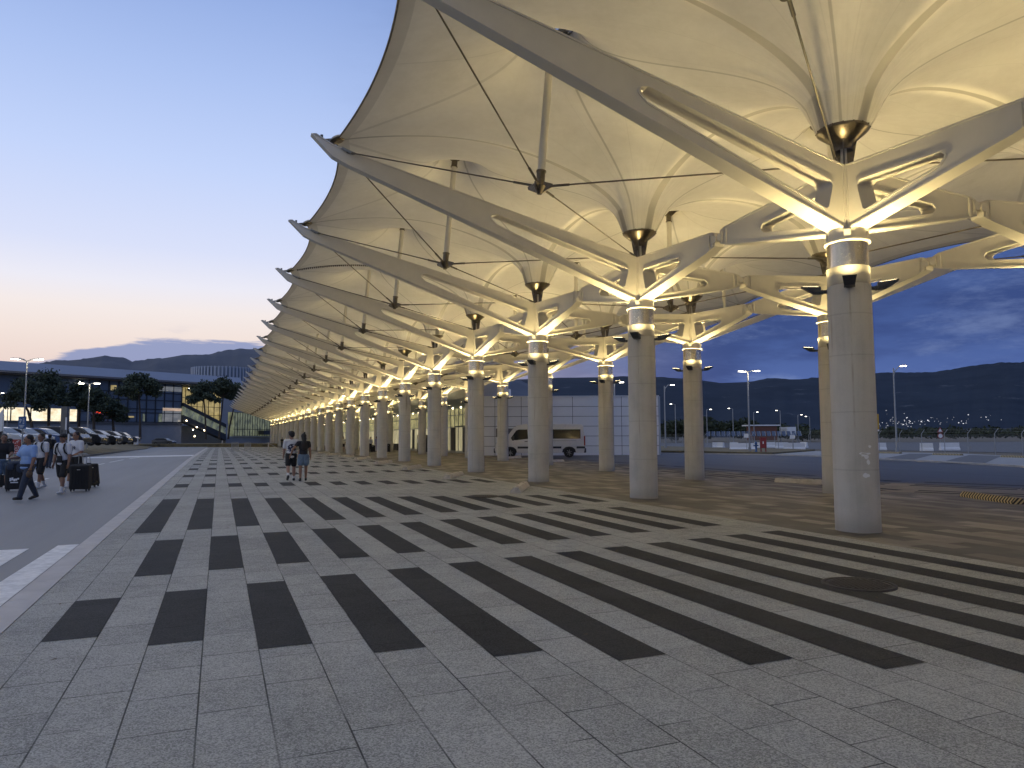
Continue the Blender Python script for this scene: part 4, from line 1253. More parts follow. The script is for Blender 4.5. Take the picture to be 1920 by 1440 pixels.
gl = MB(); gl.prism([(0, 8.2), (0, 10.6), (13.0, 4.8), (13.0, 2.9)], -0.9, 0.9, Matrix(((1, 0, 0, 0), (0, 0, 1, 0), (0, 1, 0, 0), (0, 0, 0, 1))))
gl.build('glazing', M['lit_green'], so_)
g = MB()
for k in range(7): g.tube((k * 2.0 + .4, -1.0, 8.3 - k * .815), (k * 2.0 + 1.3, -1.0, 10.3 - k * .815), 0.07, n=6)
g.build('stair_bars', M['fascia'], so_)
hall = MB(); hall.box((26, 1.5, 5.9), (20, 3, 7.2)); hall.build('side_hall', M['lit_green'], term)
g = MB()
for k in range(24): g.box((16.4 + k * .84, -0.1, 5.9), (0.10, 0.16, 7.2))
for z_ in (2.4, 4.4, 9.4): g.box((26, -0.12, z_), (20, 0.12, 0.16))
g.build('hall_frame', M['mull'], term)
fbox('hall_base', 14, 60, -0.5, 2.2, 0.6, 2.0, M['podium'])
brg = MB(); brg.box((46, -2, 3.4), (44, 3, 1.3)); brg.build('ramp_deck', M['mull'], term)
sl_ = MB()
for (px, py) in ((22, 697), (133, 703), (185, 707), (303, 711), (330, 715), (344, 718), (352, 716), (350, 729), (146, 717)):
    t_, z_ = fac(px, py); sl_.ball((t_, -1.2, z_), 0.17, 8, 5)
sl_.build('soffit_lamp', M['lamphead'], term)
gl_ = MB()
for (px, py) in ((342, 789), (361, 801), (354, 806), (375, 807), (357, 818)):
    t_, z_ = fac(px, py); gl_.ball((t_, -2.2, z_), 0.17, 8, 5)
gl_.build('entrance_lamp', M['lamphead_warm'], term)
nn = MB(); pts = []
t_, z_ = fac(180, 773)
for k in range(15): pts.append((t_ + k * .27, -0.4, z_ + .35 * math.sin(k * 1.9) + .03 * k))
nn.path(pts, 0.09, 6)
M['neon'] = simple('red_neon', (1, .1, .05), 0.4, var=0, emit=3.0, ec=(1.0, 0.07, 0.03))
nn.build('neon_sign', M['neon'], term)
# drum with vertical fins on the roof
dr = MB(); c = at(420, 690, 232)
drum = empty('roof_drum', (c.x, c.y, 19.2), 0, 'round louvred drum rising behind the terminal roof', 'roof structure')
dr.lathe([(9.5, 0), (9.5, 4.6), (9.2, 4.8)], 40); dr.build('drum_wall', M['curtain'], drum)
fn = MB()
for k in range(56):
    a = 2 * PI * k / 56; fn.box((9.65 * math.cos(a), 9.65 * math.sin(a), 2.4), (0.3, 0.5, 5.0), a)
fn.build('fin', M['fascia'], drum)
# far verge in front of the terminal
vg = [at(238, 829.5, 128), at(300, 828.2, 140), at(440, 827.5, 140), at(520, 827.5, 138), at(520, 821, 150), at(440, 820.4, 158), at(300, 820.6, 156), at(238, 822.5, 148)]
bm = bmesh.new(); v0 = [bm.verts.new((p.x, p.y, -0.05)) for p in vg]; v1 = [bm.verts.new((p.x, p.y, 0.62)) for p in vg]
bm.faces.new(v1)
for i in range(len(vg)): bm.faces.new((v0[i], v0[(i + 1) % len(vg)], v1[(i + 1) % len(vg)], v1[i]))
bmesh.ops.recalc_face_normals(bm, faces=bm.faces)
me = bpy.data.meshes.new('verge'); bm.to_mesh(me); bm.free(); me.materials.append(M['drygrass'])
o = bpy.data.objects.new('verge', me); col.objects.link(o); tag(o, 'brown verge across the far end of the road', 'verge', None, 'structure')

# ------------------------------------------------------------------ glazed hall to the right of the far columns
def cbox(mb, u0, u1, v0, v1, z0, z1):
    cs = [canopy(u, v) for u, v in ((u0, v0), (u1, v0), (u1, v1), (u0, v1))]
    vs = [Vector((c.x, c.y, z)) for z in (z0, z1) for c in cs]
    return mb.add(vs, [(3, 2, 1, 0), (4, 5, 6, 7), (0, 1, 5, 4), (1, 2, 6, 5), (2, 3, 7, 6), (3, 0, 4, 7)])


gh = empty('glazed_hall', (0, 0, 0), 0, 'brightly lit glass hall with a curved grey eave beside the far columns', 'building')
VH = 12.6; UH0, UH1 = 53.0, 168.0
M['hall_in'] = lit_mat('lit_hall_interior', (0.34, 0.29, 0.15), (0.95, 0.84, 0.50), 0.55, 0.8, 0.25)
M['hall_up'] = lit_mat('lit_hall_upper', (0.10, 0.10, 0.045), (0.62, 0.56, 0.26), 0.62, 1.3, 0.9)
cbox(MB(), UH0, UH1, VH + 0.3, VH + 0.6, 0.1, 2.75).build('lower_glazing', M['hall_in'], gh)
cbox(MB(), UH0, UH1, VH + 0.3, VH + 0.6, 2.75, 4.75).build('upper_glazing', M['hall_up'], gh)
g = MB(); u = UH0
while u < UH1:
    cbox(g, u, u + .10, VH + .12, VH + .30, -0.2, 4.8); u += 1.45
for z_ in (0.12, 2.72, 4.0): cbox(g, UH0, UH1, VH + .16, VH + .30, z_, z_ + .09)
g.build('mullion_frame', M['galv'], gh)
g = MB(); u = UH0 + 4
k = 0
rr = random.Random(5)
while u < UH1 - 4:
    if k % 3 == 0: cbox(g, u, u + 1.4, VH + .05, VH + .28, 0.0, 2.7)
    u += 1.45; k += 1
g.build('dark_door', M['mull'], gh)
e = MB()
vsec = [(VH + .2, 4.8), (VH - .8, 4.9), (VH - 2.4, 5.35), (VH - 3.6, 6.1), (VH - 3.9, 6.9), (VH - 3.4, 7.3), (VH + 1.0, 7.4), (VH + 1.0, 4.8)]
vs = []
for u in (UH0 - 1.0, UH1): vs += [canopy(u, v, z) for v, z in vsec]
n = len(vsec)
e.add(vs, [(i, (i + 1) % n, n + (i + 1) % n, n + i) for i in range(n)] + [tuple(range(n)), tuple(range(2 * n - 1, n - 1, -1))])
e.build('eave', M['fascia'], gh)
cbox(MB(), UH0 - .9, UH0, VH + .3, VH + 1.0, -0.3, 4.9).build('end_wall', M['podium'], gh)
u = UH0 + .7
while u < UH1:
    MB().ball(canopy(u, VH - .3, 4.80), 0.07, 8, 5).build('downlight', M['lamphead_warm'], gh); u += 2.9
sg = MB(); cbox(sg, 56.5, 58.2, VH - .1, VH + .1, 3.1, 3.75); sg.build('lit_sign', M['lamphead_warm'], gh)
sd = MB(); cbox(sd, UH0, UH1, VH - .4, VH + .3, -0.1, 0.10); sd.build('plinth', M['lightpave'], gh)
# canopy over the entrance door
dc = MB(); cbox(dc, 58.5, 62.5, VH - 1.0, VH + .1, 2.72, 2.82); dc.build('door_canopy', M['mull'], gh)

# vending machine and bins by the hall
vm = empty('vending_machine', canopy(71.5, 10.6, gz(-8, 83)), -TH, 'tall black vending machine standing before the lit glass hall', 'vending machine')
MB().box((0, 0, .98), (0.85, 1.5, 1.95)).build('cabinet', M['black'], vm, bevel=.03)
MB().box((-.435, -.15, 1.2), (0.02, 0.95, 1.2)).build('front_glass', M['darkglass'], vm)
MB().box((-.44, .55, 1.3), (0.02, 0.22, 0.5)).build('panel', M['lit_dim'], vm)

# ------------------------------------------------------------------ white panel building behind the van
M['seam'] = simple('panel_joint', (0.06, 0.065, 0.07), 0.7, var=0)
pr = gnd(1236, 853); pl = gnd(880, 854.4)
ax_ = (pl - pr); ax_.z = 0; Lw = ax_.length; ax_.normalize()
pb = empty('panel_building', (pr.x, pr.y, pr.z - .05), math.atan2(ax_.y, ax_.x), 'blank white building clad in large metal panels behind the minibus', 'building')
HW = (853 - 742.5) / FPX * pr.y
MB().box((Lw / 2, -9, HW / 2), (Lw, 18, HW)).build('wall', M['panel'], pb)
jn = MB()
def wall_x(px):
    r = ray(px, 820); n_ = Vector((-ax_.y, ax_.x, 0)); k = pr.dot(n_) / (r.x * n_.x + r.y * n_.y); return (Vector((r.x * k, r.y * k, 0)) - pr).dot(ax_)
for px in (1166, 1074, 977.5, 928): jn.box((wall_x(px), 0.004, HW / 2), (0.035, 0.02, HW))
for k in range(1, 6): jn.box((Lw / 2, 0.006, HW * k / 6), (Lw, 0.02, 0.035))
jn.build('panel_joint', M['seam'], pb)
x0_, x1_ = wall_x(975), wall_x(930)
MB().box(((x0_ + x1_) / 2, 0.02, 2.05), (x1_ - x0_, 0.03, 0.75)).build('grey_panel', M['greypave'], pb)
MB().box((Lw / 2, 0.03, HW + .04), (Lw + .1, 0.12, 0.08)).build('coping', M['panel'], pb)
MB().box((-.08, -.06, HW / 2), (0.16, 0.2, HW)).build('corner_trim', M['fascia'], pb)
tb = at(930, 735, 92); tent = empty('white_tent', (tb.x, tb.y, 0), R(0), 'white sloping tent roof peeking over the panel building', 'tent')
tn = MB(); tn.prism([(-6, 0), (-6, 9.6), (1.9, 7.4), (1.9, 0)], -5, 5, Matrix(((1, 0, 0, 0), (0, 0, 1, 0), (0, 1, 0, 0), (0, 0, 0, 1))))
tn.build('tent_shell', M['panel'], tent)

# ------------------------------------------------------------------ vehicles
def hw_car(z, lo, belt, roof, wl, wr):
    if z <= belt: return wl
    return wl + (wr - wl) * min(1, (z - belt) / (roof - belt))


def vehicle_shell(prof, hwf, m, name, parent, bevel=.03):
    """closed side profile (y, z) swept across the width"""
    mb = MB(); n = len(prof)
    L = [Vector((-hwf(z), y, z)) for y, z in prof]; Rr = [Vector((hwf(z), y, z)) for y, z in prof]
    mb.add(L + Rr, [(i, (i + 1) % n, n + (i + 1) % n, n + i) for i in range(n)])
    tri = tessellate_polygon([[Vector((y, z, 0)) for y, z in prof]])
    mb.add(L, [tuple(t) for t in tri]); mb.add(Rr, [tuple(reversed(t)) for t in tri])
    return mb.build(name, m, parent, weld=True, bevel=bevel)


def side_glass(poly, hwf, m, name, parent, proud=.012):
    out = []
    for sg in (-1, 1):
        mb = MB(); vs = [Vector((sg * (hwf(z) + proud), y, z)) for y, z in poly]; vi = [Vector((sg * (hwf(z) - .02), y, z)) for y, z in poly]
        n = len(poly); tri = tessellate_polygon([[Vector((y, z, 0)) for y, z in poly]])
        mb.add(vs, [tuple(t) for t in tri]); mb.add(vs + vi, [(i, (i + 1) % n, n + (i + 1) % n, n + i) for i in range(n)])
        out.append(mb.build(name, m, parent))
    return out


def wheel(parent, x, y, r, w):
    sg = 1 if x > 0 else -1
    t = MB(); M90 = Matrix.Rotation(PI / 2, 3, 'Y')
    b = MB().lathe([(r * .62, -w / 2), (r * .93, -w / 2), (r, -w / 2 + .03), (r, w / 2 - .03), (r * .93, w / 2), (r * .62, w / 2)], 28)
    t.add([M90 @ Vector(p) + Vector((x, y, r)) for p in b.v], b.f, True)
    to = t.build('wheel', M['rubber'], parent)
    q = MB(); xo = x + sg * (w / 2 - .03)
    q.tube((xo - sg * .03, y, r), (xo, y, r), r * .62, n=24); q.tube((xo, y, r), (xo + sg * .03, y, r), r * .16, n=12)
    for k in range(7):
        a = 2 * PI * k / 7
        q.box((xo + sg * .015, y + r * .36 * math.cos(a), r + r * .36 * math.sin(a)), (.03, r * .5, r * .13), M=Matrix.Rotation(a, 3, 'X'))
    q.build('rim', M['alu'], to)


def paint(name, c): return simple(name, c, 0.3, var=0.02, coat=0.7)


def car(loc, rz, c, label, group, suv=False, z0=None):
    root = empty('parked_car', loc, rz, label, 'car', group)
    m = paint('car_paint', c); k = 1.12 if suv else 1.0
    roof = 1.46 * k; belt = .93 * k
    hwf = lambda z: hw_car(z, 0, belt, roof, .88, .64)
    prof = [(-2.12, .34), (-2.16, .62), (-2.10, .98 * k), (-1.92, 1.06 * k), (-1.42, roof - .06), (-.9, roof), (.15, roof - .01), (.55, roof - .10), (1.08, .98 * k), (1.86, .86 * k), (2.10, .68), (2.14, .40), (2.05, .26), (-2.0, .26)]
    vehicle_shell(prof, hwf, m, 'body', root)
    side_glass([(-1.62, 1.0 * k), (-1.32, roof - .13), (-.9, roof - .09), (.12, roof - .10), (.46, roof - .17), (.92, .99 * k)], hwf, M['darkglass'], 'side_window', root)
    for nm, (ya, za), (yb, zb) in (('windscreen', (.60, roof - .13), (1.04, 1.01 * k)), ('rear_window', (-1.46, roof - .11), (-1.86, 1.08 * k))):
        d = Vector((0, zb - za, ya - yb)).normalized() * .014
        if d.z < 0: d = -d
        mb = MB(); mb.quad(Vector((-hwf(za) + .06, ya, za)) + d, Vector((hwf(za) - .06, ya, za)) + d, Vector((hwf(zb) - .07, yb, zb)) + d, Vector((-hwf(zb) + .07, yb, zb)) + d)
        mb.build(nm, M['darkglass'], root)
    for x in (-.80, .80):
        for y in (-1.32, 1.32): wheel(root, x, y, .33, .2)
    for sg in (-1, 1):
        MB().box((sg * .62, 2.07, .70), (.38, .14, .13)).build('headlight', M['clearlight'], root, bevel=.02)
        MB().box((sg * .70, -2.12, .86 * k), (.28, .1, .16)).build('tail_light', M['redlight'], root, bevel=.02)
        MB().box((sg * .98, .72, 1.02 * k), (.16, .10, .12)).build('mirror', M['trim'], root, bevel=.02)
    MB().box((0, 2.12, .42), (1.3, .08, .2)).build('grille', M['trim'], root)
    return root


PL = .85
cg = 'cars parked in a row on the left'
for (px, dist, hd, c, suv, lab) in (
        (178, 69, -38, (.012, .013, .015), False, 'black parked hatchback right behind the lamp post foot'),
        (147, 63.5, -40, (.02, .022, .025), True, 'dark parked estate car with its windscreen to the right, left of the lamp post'),
        (203, 76, -36, (.03, .034, .04), False, 'dark grey parked car second from the right end of the row'),
        (222, 84, -34, (.04, .045, .055), False, 'parked car with a pale headlamp at the right end of the row'),
        (112, 60, -42, (.016, .017, .02), True, 'dark parked car hidden behind the white totem'),
        (74, 57, -42, (.05, .10, .25), False, 'blue parked car behind the man in the blue polo shirt'),
        (34, 53, -44, (.5, .5, .5), False, 'white parked car behind the red poster board'),
        (-6, 50, -44, (.55, .55, .55), False, 'white parked car cut by the left picture edge'),
        (40, 68, -44, (.30, .31, .33), False, 'silver parked car of the rear row behind the blue sign')):
    p = at(px, 830, dist)
    car((p.x, p.y, gz(p.x, p.y) + PL), R(hd - 40), c, lab, cg, suv)
p = at(308, 819, 150); cr = car((p.x, p.y, .35), R(-90), (.03, .035, .04), 'dark car with a red tail lamp driving in front of the terminal', None)
p = gnd(0, 0) if False else None

# minibus: long wheelbase, seen almost square on
p1 = gnd(1067, 858.0); p2 = gnd(957, 858.0)
fwd = Vector((-1, .05, 0)).normalized(); side = Vector((fwd.y, -fwd.x, 0))
mid = (p1 + p2) / 2; wb = (p1 - p2).length
SC = wb / 4.32
cen = mid + side * 0.95
van = empty('minibus', (cen.x, cen.y, mid.z), math.atan2(-fwd.x, fwd.y), 'silver minibus parked in front of the white panel building', 'minibus')
van.scale = (SC, SC, SC)
M['van'] = paint('silver_van_paint', (.70, .69, .67))
hv = lambda z: (.98 if z <= 1.05 else .98 - .12 * (z - 1.05) / 1.35)
RW = -2.16; FW = 2.16
sy = lambda y: y + (.31 if y > 1.2 else (-.31 if y < -1.2 else .31 * y / 1.2))
vp = [(-3.02, .42), (-3.05, .80), (-3.00, 1.6), (-2.92, 2.28), (-2.80, 2.40), (-2.4, 2.46), (.9, 2.46), (1.25, 2.40), (1.55, 2.22), (2.18, 1.42), (2.34, 1.30), (2.78, 1.14), (2.95, .95), (3.0, .55), (2.92, .34), (2.36, .34), (2.30, .60), (2.10, .76), (1.85, .80), (1.60, .76), (1.40, .60), (1.34, .34), (-1.34, .34), (-1.40, .60), (-1.60, .76), (-1.85, .80), (-2.10, .76), (-2.30, .60), (-2.36, .34), (-2.95, .36)]
vehicle_shell([(sy(y), z) for y, z in vp], hv, M['van'], 'body', van, .04)
MB().box((0, 0, .62), (1.5, 6.0, .5)).build('underbody', M['trim'], van)
YS = lambda pts: [(sy(y), z) for y, z in pts]
side_glass(YS([(-2.70, 1.38), (-2.70, 2.06), (-.05, 2.06), (-.05, 1.38)]), hv, M['darkglass'], 'rear_side_window', van)
side_glass(YS([(.02, 1.38), (.02, 2.06), (.40, 2.06), (.40, 1.38)]), hv, M['darkglass'], 'middle_side_window', van)
side_glass(YS([(.66, 1.38), (.70, 2.06), (1.22, 2.06), (1.40, 1.98), (1.78, 1.45), (1.72, 1.30), (1.40, 1.28)]), hv, M['darkglass'], 'front_door_window', van)
mb = MB(); mb.quad((-.82, sy(1.60), 2.20), (.82, sy(1.60), 2.20), (.92, sy(2.17), 1.47), (-.92, sy(2.17), 1.47)); mb.build('windscreen', M['darkglass'], van)
for sg in (-1, 1):
    x = sg * .985
    MB().box((x, 0, .74), (.03, 3.2, .15)).build('side_trim', M['trim'], van)
    MB().box((x, -3.02, .74), (.03, .62, .15)).build('rear_trim', M['trim'], van)
    MB().box((x, .65, 1.2), (.012, .012, 1.5)).build('door_seam', M['trim'], van)
    MB().box((x, .98, 1.18), (.04, .22, .05)).build('door_handle', M['trim'], van)
    MB().box((x, -1.1, 1.22), (.02, 3.2, .02)).build('slide_rail', M['trim'], van)
    MB().box((sg * 1.1, 1.93, 1.42), (.16, .16, .34)).build('mirror', M['trim'], van, bevel=.03)
    MB().box((sg * .93, -3.30, 1.22), (.12, .10, .72)).build('tail_light', M['redlight'], van, bevel=.03)
    MB().box((sg * .80, 3.17, 1.0), (.3, .2, .2)).build('headlight', M['clearlight'], van, bevel=.03)
    wheel(van, sg * .86, RW, .36, .22); wheel(van, sg * .86, FW, .36, .22)
MB().box((0, -3.31, .52), (1.96, .2, .34)).build('rear_bumper', M['trim'], van, bevel=.04)
MB().box((0, 3.27, .52), (1.9, .18, .34)).build('front_bumper', M['trim'], van, bevel=.04)

# ------------------------------------------------------------------ street lamps
def lamp_post(base, H, arms, label, r=0.085, single_curve=False, warm=False, pw=0):
    root = empty('street_lamp', base, 0, label, 'street lamp')
    b = MB(); b.tube((0, 0, -.4), (0, 0, H), r, r * .6, n=12); b.tube((0, 0, 0), (0, 0, .5), r * 1.4, n=12); b.build('pole', M['galv'], root)
    for (ax, ay, dz_) in arms:
        d = Vector((ax, ay, 0)); L_ = d.length; d.normalize()
        a = MB()
        if single_curve: a.path([(0, 0, H - .9), (d.x * .10, d.y * .1, H - .3), (d.x * .5, d.y * .5, H + dz_ - .05), (d.x * L_, d.y * L_, H + dz_)], [r * .6, r * .5, r * .45, r * .4], 8)
        else: a.path([(0, 0, H - .1), (d.x * L_ * .45, d.y * L_ * .45, H + dz_ * .6), (d.x * L_, d.y * L_, H + dz_)], r * .42, 8)
        a.build('bracket', M['galv'], root)
        hd = MB(); c_ = d * (L_ + .22) + Vector((0, 0, H + dz_ + .02)); hd.box(c_, (.62, .24, .09), math.atan2(d.y, d.x), taper=(.8, .7))
        ho = hd.build('lamp_head', M['galv'], root, bevel=.015)
        gw = MB(); gw.box(c_ + Vector((0, 0, -.075)), (.50, .19, .06), math.atan2(d.y, d.x)); gw.build('diffuser', M['lamphead_warm' if warm else 'lamphead'], ho)
    if pw:
        ld = bpy.data.lights.new('street_glow', 'POINT'); ld.energy = pw; ld.color = (1, .86, .6); ld.shadow_soft_size = .2
        lo = bpy.data.objects.new('street_glow', ld); col.objects.link(lo); lo.parent = root; lo.location = (arms[-1][0], arms[-1][1], H - .35)
    return root


def post_at(px, pyb, pyt, dist, zb=None):
    b = at(px, pyb, dist)
    if zb is not None: b.z = zb
    t = at(px, pyt, dist); return b, t.z - b.z


b, H = post_at(43, 845, 676, 66, .9); lamp_post(b, H, [(-.55, -.5, .12), (-.85, .3, .22), (.75, .3, .2), (.9, -.3, .08)], 'tall street lamp with four heads behind the walking travellers', pw=60)
b, H = post_at(163, 836, 719, 74, 1.0); lamp_post(b, H, [(-.62, 0, .05), (.5, .1, .05)], 'street lamp with two heads rising between the parked cars', pw=60)
b, H = post_at(13, 800, 737, 120, .5); lamp_post(b, H, [(-.7, 0, .05), (.7, 0, .05)], 'thin far street lamp in front of the lit shop windows')
b = gnd(1406, 848); H = at(1404, 696, b.y).z - b.z; lamp_post(b, H, [(-.62, -.3, .0), (-.1, .5, .05), (.62, -.4, .02)], 'street lamp with three glowing heads on the grass island', 0.10, pw=160)
b = gnd(1682, 850.5); H = at(1676, 690, b.y).z - b.z; lamp_post(b, H, [(.62, -.1, .22)], 'tall curved single street lamp by the wire fence', 0.09, True, True)
b, H = post_at(1153, 790, 717, 84, 0); lamp_post(b, H, [(-.55, -.1, .05), (.6, 0, .05)], 'street lamp peeking over the white panel building', 0.12)
b, H = post_at(1248, 840, 724, 100, 0); lamp_post(b, H, [(.9, 0, .2)], 'unlit tall street lamp beside the white building corner', 0.12, True)
for i, (px, pyt, dist, dirx) in enumerate(((1267, 758, 190, -1), (1326, 768, 200, 1), (1375, 766, 205, -1), (1414, 773, 210, 1), (1464, 770, 215, -1), (1497, 778, 220, 1), (1519, 781, 225, -1))):
    b, H = post_at(px, 812, pyt, dist, 0)
    lamp_post(b, H, [(dirx * .9, 0, .1)], ['leftmost far street lamp by the concrete column', 'far street lamp above the left end of the solar roofs', 'far street lamp with its head turned left before the woods', 'far street lamp just right of the tall triple lamp pole',
                                            'far street lamp above the white low building', 'far street lamp above the right end of the solar roofs', 'rightmost far street lamp beside the concrete columns'][i], 0.14)

# ------------------------------------------------------------------ wire fence and what stands by it
FP = [gnd(*p) for p in ((1236, 836.5), (1280, 839.3), (1321, 841), (1365, 842.2), (1410, 843.4), (1460, 844.0), (1488, 844.4), (1517, 844.6), (1583, 846.0), (1649, 847.5), (1688, 848.2), (1729, 849.3), (1772, 850.4), (1816, 851.8), (1867, 853.4), (1918, 855), (1990, 857.5), (2080, 861))]
fe = empty('wire_fence', FP[9], 0, 'long grey wire mesh fence with slanted barbed tops along the bus bays', 'fence')
FH = 1.75
for i, p in enumerate(FP):
    q = p - FP[9]; pb_ = MB(); pb_.tube(q + Vector((0, 0, -.3)), q + Vector((0, 0, FH)), .032, n=8)
    d = (FP[min(i + 1, len(FP) - 1)] - FP[max(i - 1, 0)]); n_ = Vector((-d.y, d.x, 0)).normalized()
    pb_.tube(q + Vector((0, 0, FH)), q + Vector((0, 0, FH + .42)) + n_ * .35, .022, n=6)
    pb_.build('post', M['galv'], fe)
wm = MB()
for i in range(len(FP) - 1):
    a = FP[i] - FP[9]; b = FP[i + 1] - FP[9]; L_ = (b - a).length
    st_ = 0.11; nseg = int(L_ / st_)
    for k in range(nseg + 1):
        p = a.lerp(b, k / max(1, nseg)); wm.add([p + Vector((-.003, 0, .06)), p + Vector((.003, 0, .06)), p + Vector((.003, 0, FH - .03)), p + Vector((-.003, 0, FH - .03))], [(0, 1, 2, 3)])
    for z_ in np.arange(.06, FH, .11):
        up = Vector((0, 0, .006)); wm.add([a + Vector((0, 0, z_)), b + Vector((0, 0, z_)), b + Vector((0, 0, z_)) + up, a + Vector((0, 0, z_)) + up], [(0, 1, 2, 3)])
wm.build('wire_mesh', M['galv'], fe, fix=False)
bw = MB()
for i in range(len(FP) - 1):
    d = FP[i + 1] - FP[i]; n_ = Vector((-d.y, d.x, 0)).normalized()
    for k in range(3):
        off = n_ * (.12 + .11 * k) + Vector((0, 0, FH + .14 + .13 * k)); a = FP[i] - FP[9] + off; b = FP[i + 1] - FP[9] + off
        bw.tube(a, b, .006, n=4, cap=False)
bw.build('barbed_wire', M['galv'], fe, fix=False)
# pale concrete yard behind the fence
yd = [at(1236, 833, 118), at(1540, 838, 92), at(1920, 848.5, 66), at(2150, 853, 62), at(2150, 815, 210), at(1236, 816, 210)]
sheet('yard', [[(p.x, p.y) for p in yd]], M['greypave'], 0.01, 'pale concrete yard behind the wire fence', 'yard')
jb = MB()
rb = random.Random(9)


def jersey(p, rz, L_, label):
    root = empty('concrete_barrier', p, rz, label, 'barrier', 'pale barriers stored behind the fence')
    b = MB(); b.prism([(-.30, 0), (.30, 0), (.28, .18), (.13, .36), (.09, .85), (-.09, .85), (-.13, .36), (-.28, .18)], -L_ / 2, L_ / 2, Matrix.Rotation(PI / 2, 4, 'X'))
    bo = b.build('block', M['panel'], root, bevel=.015)
    MB().box((0, 0, .50), (.03, L_ * .5, .10), 0).build('slot', M['seam'], root)
    return root


for (px, py, dist, rz, L_, lab) in ((1311, 821, 105, 10, 1.2, 'pale barrier on end, first of the group left of the white signboard'), (1344, 821, 108, 80, 1.3, 'upright pale barrier beside the tallest fence post gap'),
                                    (1351, 823, 104, 30, 1.2, 'short pale barrier lying behind the fence mesh'), (1376, 820, 112, 80, 1.2, 'slim pale barrier left of the white signboard'),
                                    (1393, 832, 84, 88, 3.0, 'long low pale barrier lying left of the triple lamp'), (1423, 823, 104, 60, 1.4, 'pale barrier leaning above the red cabinet'),
                                    (1444, 822, 110, 80, 1.4, 'pale barrier just right of the red cabinet'), (1466, 825, 100, 85, 1.6, 'broad pale barrier in the gap before the second signboard'),
                                    (1489, 832, 86, 85, 2.4, 'low pale barrier below the second signboard'), (1507, 823, 106, 20, 1.3, 'pale barrier right of the second signboard'),
                                    (1652, 829, 82, 85, 1.0, 'pale barrier under the yellow sign'), (1737, 834, 76, 70, 1.2, 'pale barrier with an arched hole behind the right fence'),
                                    (1780, 832, 80, 85, 2.0, 'pale barrier near the round speed sign')):
    p = at(px, py, dist); p.z = gz(p.x, p.y); jersey(p, R(rz), L_, lab)
for (px, py, dist, lab) in ((1400, 817, 80, 'small white signboard on the fence beside the triple lamp'), (1486, 819, 84, 'small white signboard on the fence to the right of the red cabinet')):
    p = at(px, py, dist); sb = empty('signboard', (p.x, p.y, p.z), 0, lab, 'sign')
    MB().box((0, 0, 0), (.62, .03, .44)).build('board', M['panel'], sb); b_ = MB(); b_.tube((0, .03, -1.8), (0, .03, .22), .03, n=8); b_.build('post', M['galv'], sb)
# solar roofs far behind
sr = at(1410, 812, 165); sol = empty('solar_carport', (sr.x, sr.y, 0), R(-4), 'rows of dark tilted solar roofs behind the yard', 'solar roof')
M['pv'] = simple('solar_panel', (.02, .03, .06), .15, var=.1); pn = MB(); fr = MB()
for k in range(19):
    x = -10.5 + k * 1.13; k2 = .18
    pn.add([(x, -1.2, 1.75), (x + .72, -1.2, 1.75), (x + 1.3, 1.5, 2.85), (x + .58, 1.5, 2.85), (x, -1.2, 1.68), (x + .72, -1.2, 1.68), (x + 1.3, 1.5, 2.78), (x + .58, 1.5, 2.78)], [(0, 1, 2, 3), (7, 6, 5, 4), (0, 4, 5, 1), (1, 5, 6, 2), (2, 6, 7, 3), (3, 7, 4, 0)])
    fr.add([(x + .74, -1.2, 1.77), (x + .84, -1.2, 1.77), (x + 1.42, 1.5, 2.87), (x + 1.32, 1.5, 2.87)], [(0, 1, 2, 3)])
for x in (-10, -5, 0, 5, 10): fr.box((x, 0, .9), (.15, .15, 2.0))
pn.build('panel', M['pv'], sol); fr.build('frame', M['galv'], sol)
lb = at(1434, 800, 215); low = empty('low_building', (lb.x, lb.y, 0), 0, 'low white and terracotta building at the edge of the woods', 'building')
M['terra'] = simple('terracotta_wall', (.16, .07, .05), .8, var=.15)
MB().box((-1, 0, 2.6), (7, 6, 4.2)).build('wall', M['terra'], low); MB().box((-1.2, 0, 4.9), (9.0, 7, .35)).build('roof', M['panel'], low); MB().box((6.8, 0, 3.3), (2.6, 6, 2.2)).build('annex', M['panel'], low)

# red cabinet, hydrant
p = gnd(1431.5, 850.5, .17); rc = empty('hose_cabinet', p, 0, 'red hose cabinet on legs on the grass island', 'cabinet')
M['redpaint'] = simple('red_paint', (.30, .035, .03), .5, var=.1); M['bluepaint'] = simple('blue_paint', (.03, .10, .26), .5, var=.1)
MB().box((0, 0, .82), (.55, .28, .95)).build('box', M['redpaint'], rc, bevel=.02)
for x in (-.22, .22): MB().box((x, 0, .17), (.05, .2, .36)).build('leg', M['redpaint'], rc)
MB().box((-.05, -.15, .85), (.10, .02, .22)).build('label_plate', M['panel'], rc)
MB().box((0, 0, 1.31), (.60, .34, .05)).build('cap', M['redpaint'], rc)
p = gnd(1418, 850.5, .17); hy = empty('fire_hydrant', p, 0, 'blue fire hydrant beside the red hose cabinet', 'hydrant')
h_ = MB(); h_.lathe([(.13, 0), (.13, .05), (.085, .07), (.085, .72), (.12, .74), (.12, .80), (.09, .88), (.03, .95)], 16); h_.build('barrel', M['bluepaint'], hy)
for sg in (-1, 1): b_ = MB(); b_.tube((sg * .07, 0, .58), (sg * .20, 0, .58), .055, n=10); b_.tube((sg * .19, 0, .58), (sg * .22, 0, .58), .07, n=10); b_.build('outlet', M['bluepaint'], hy)

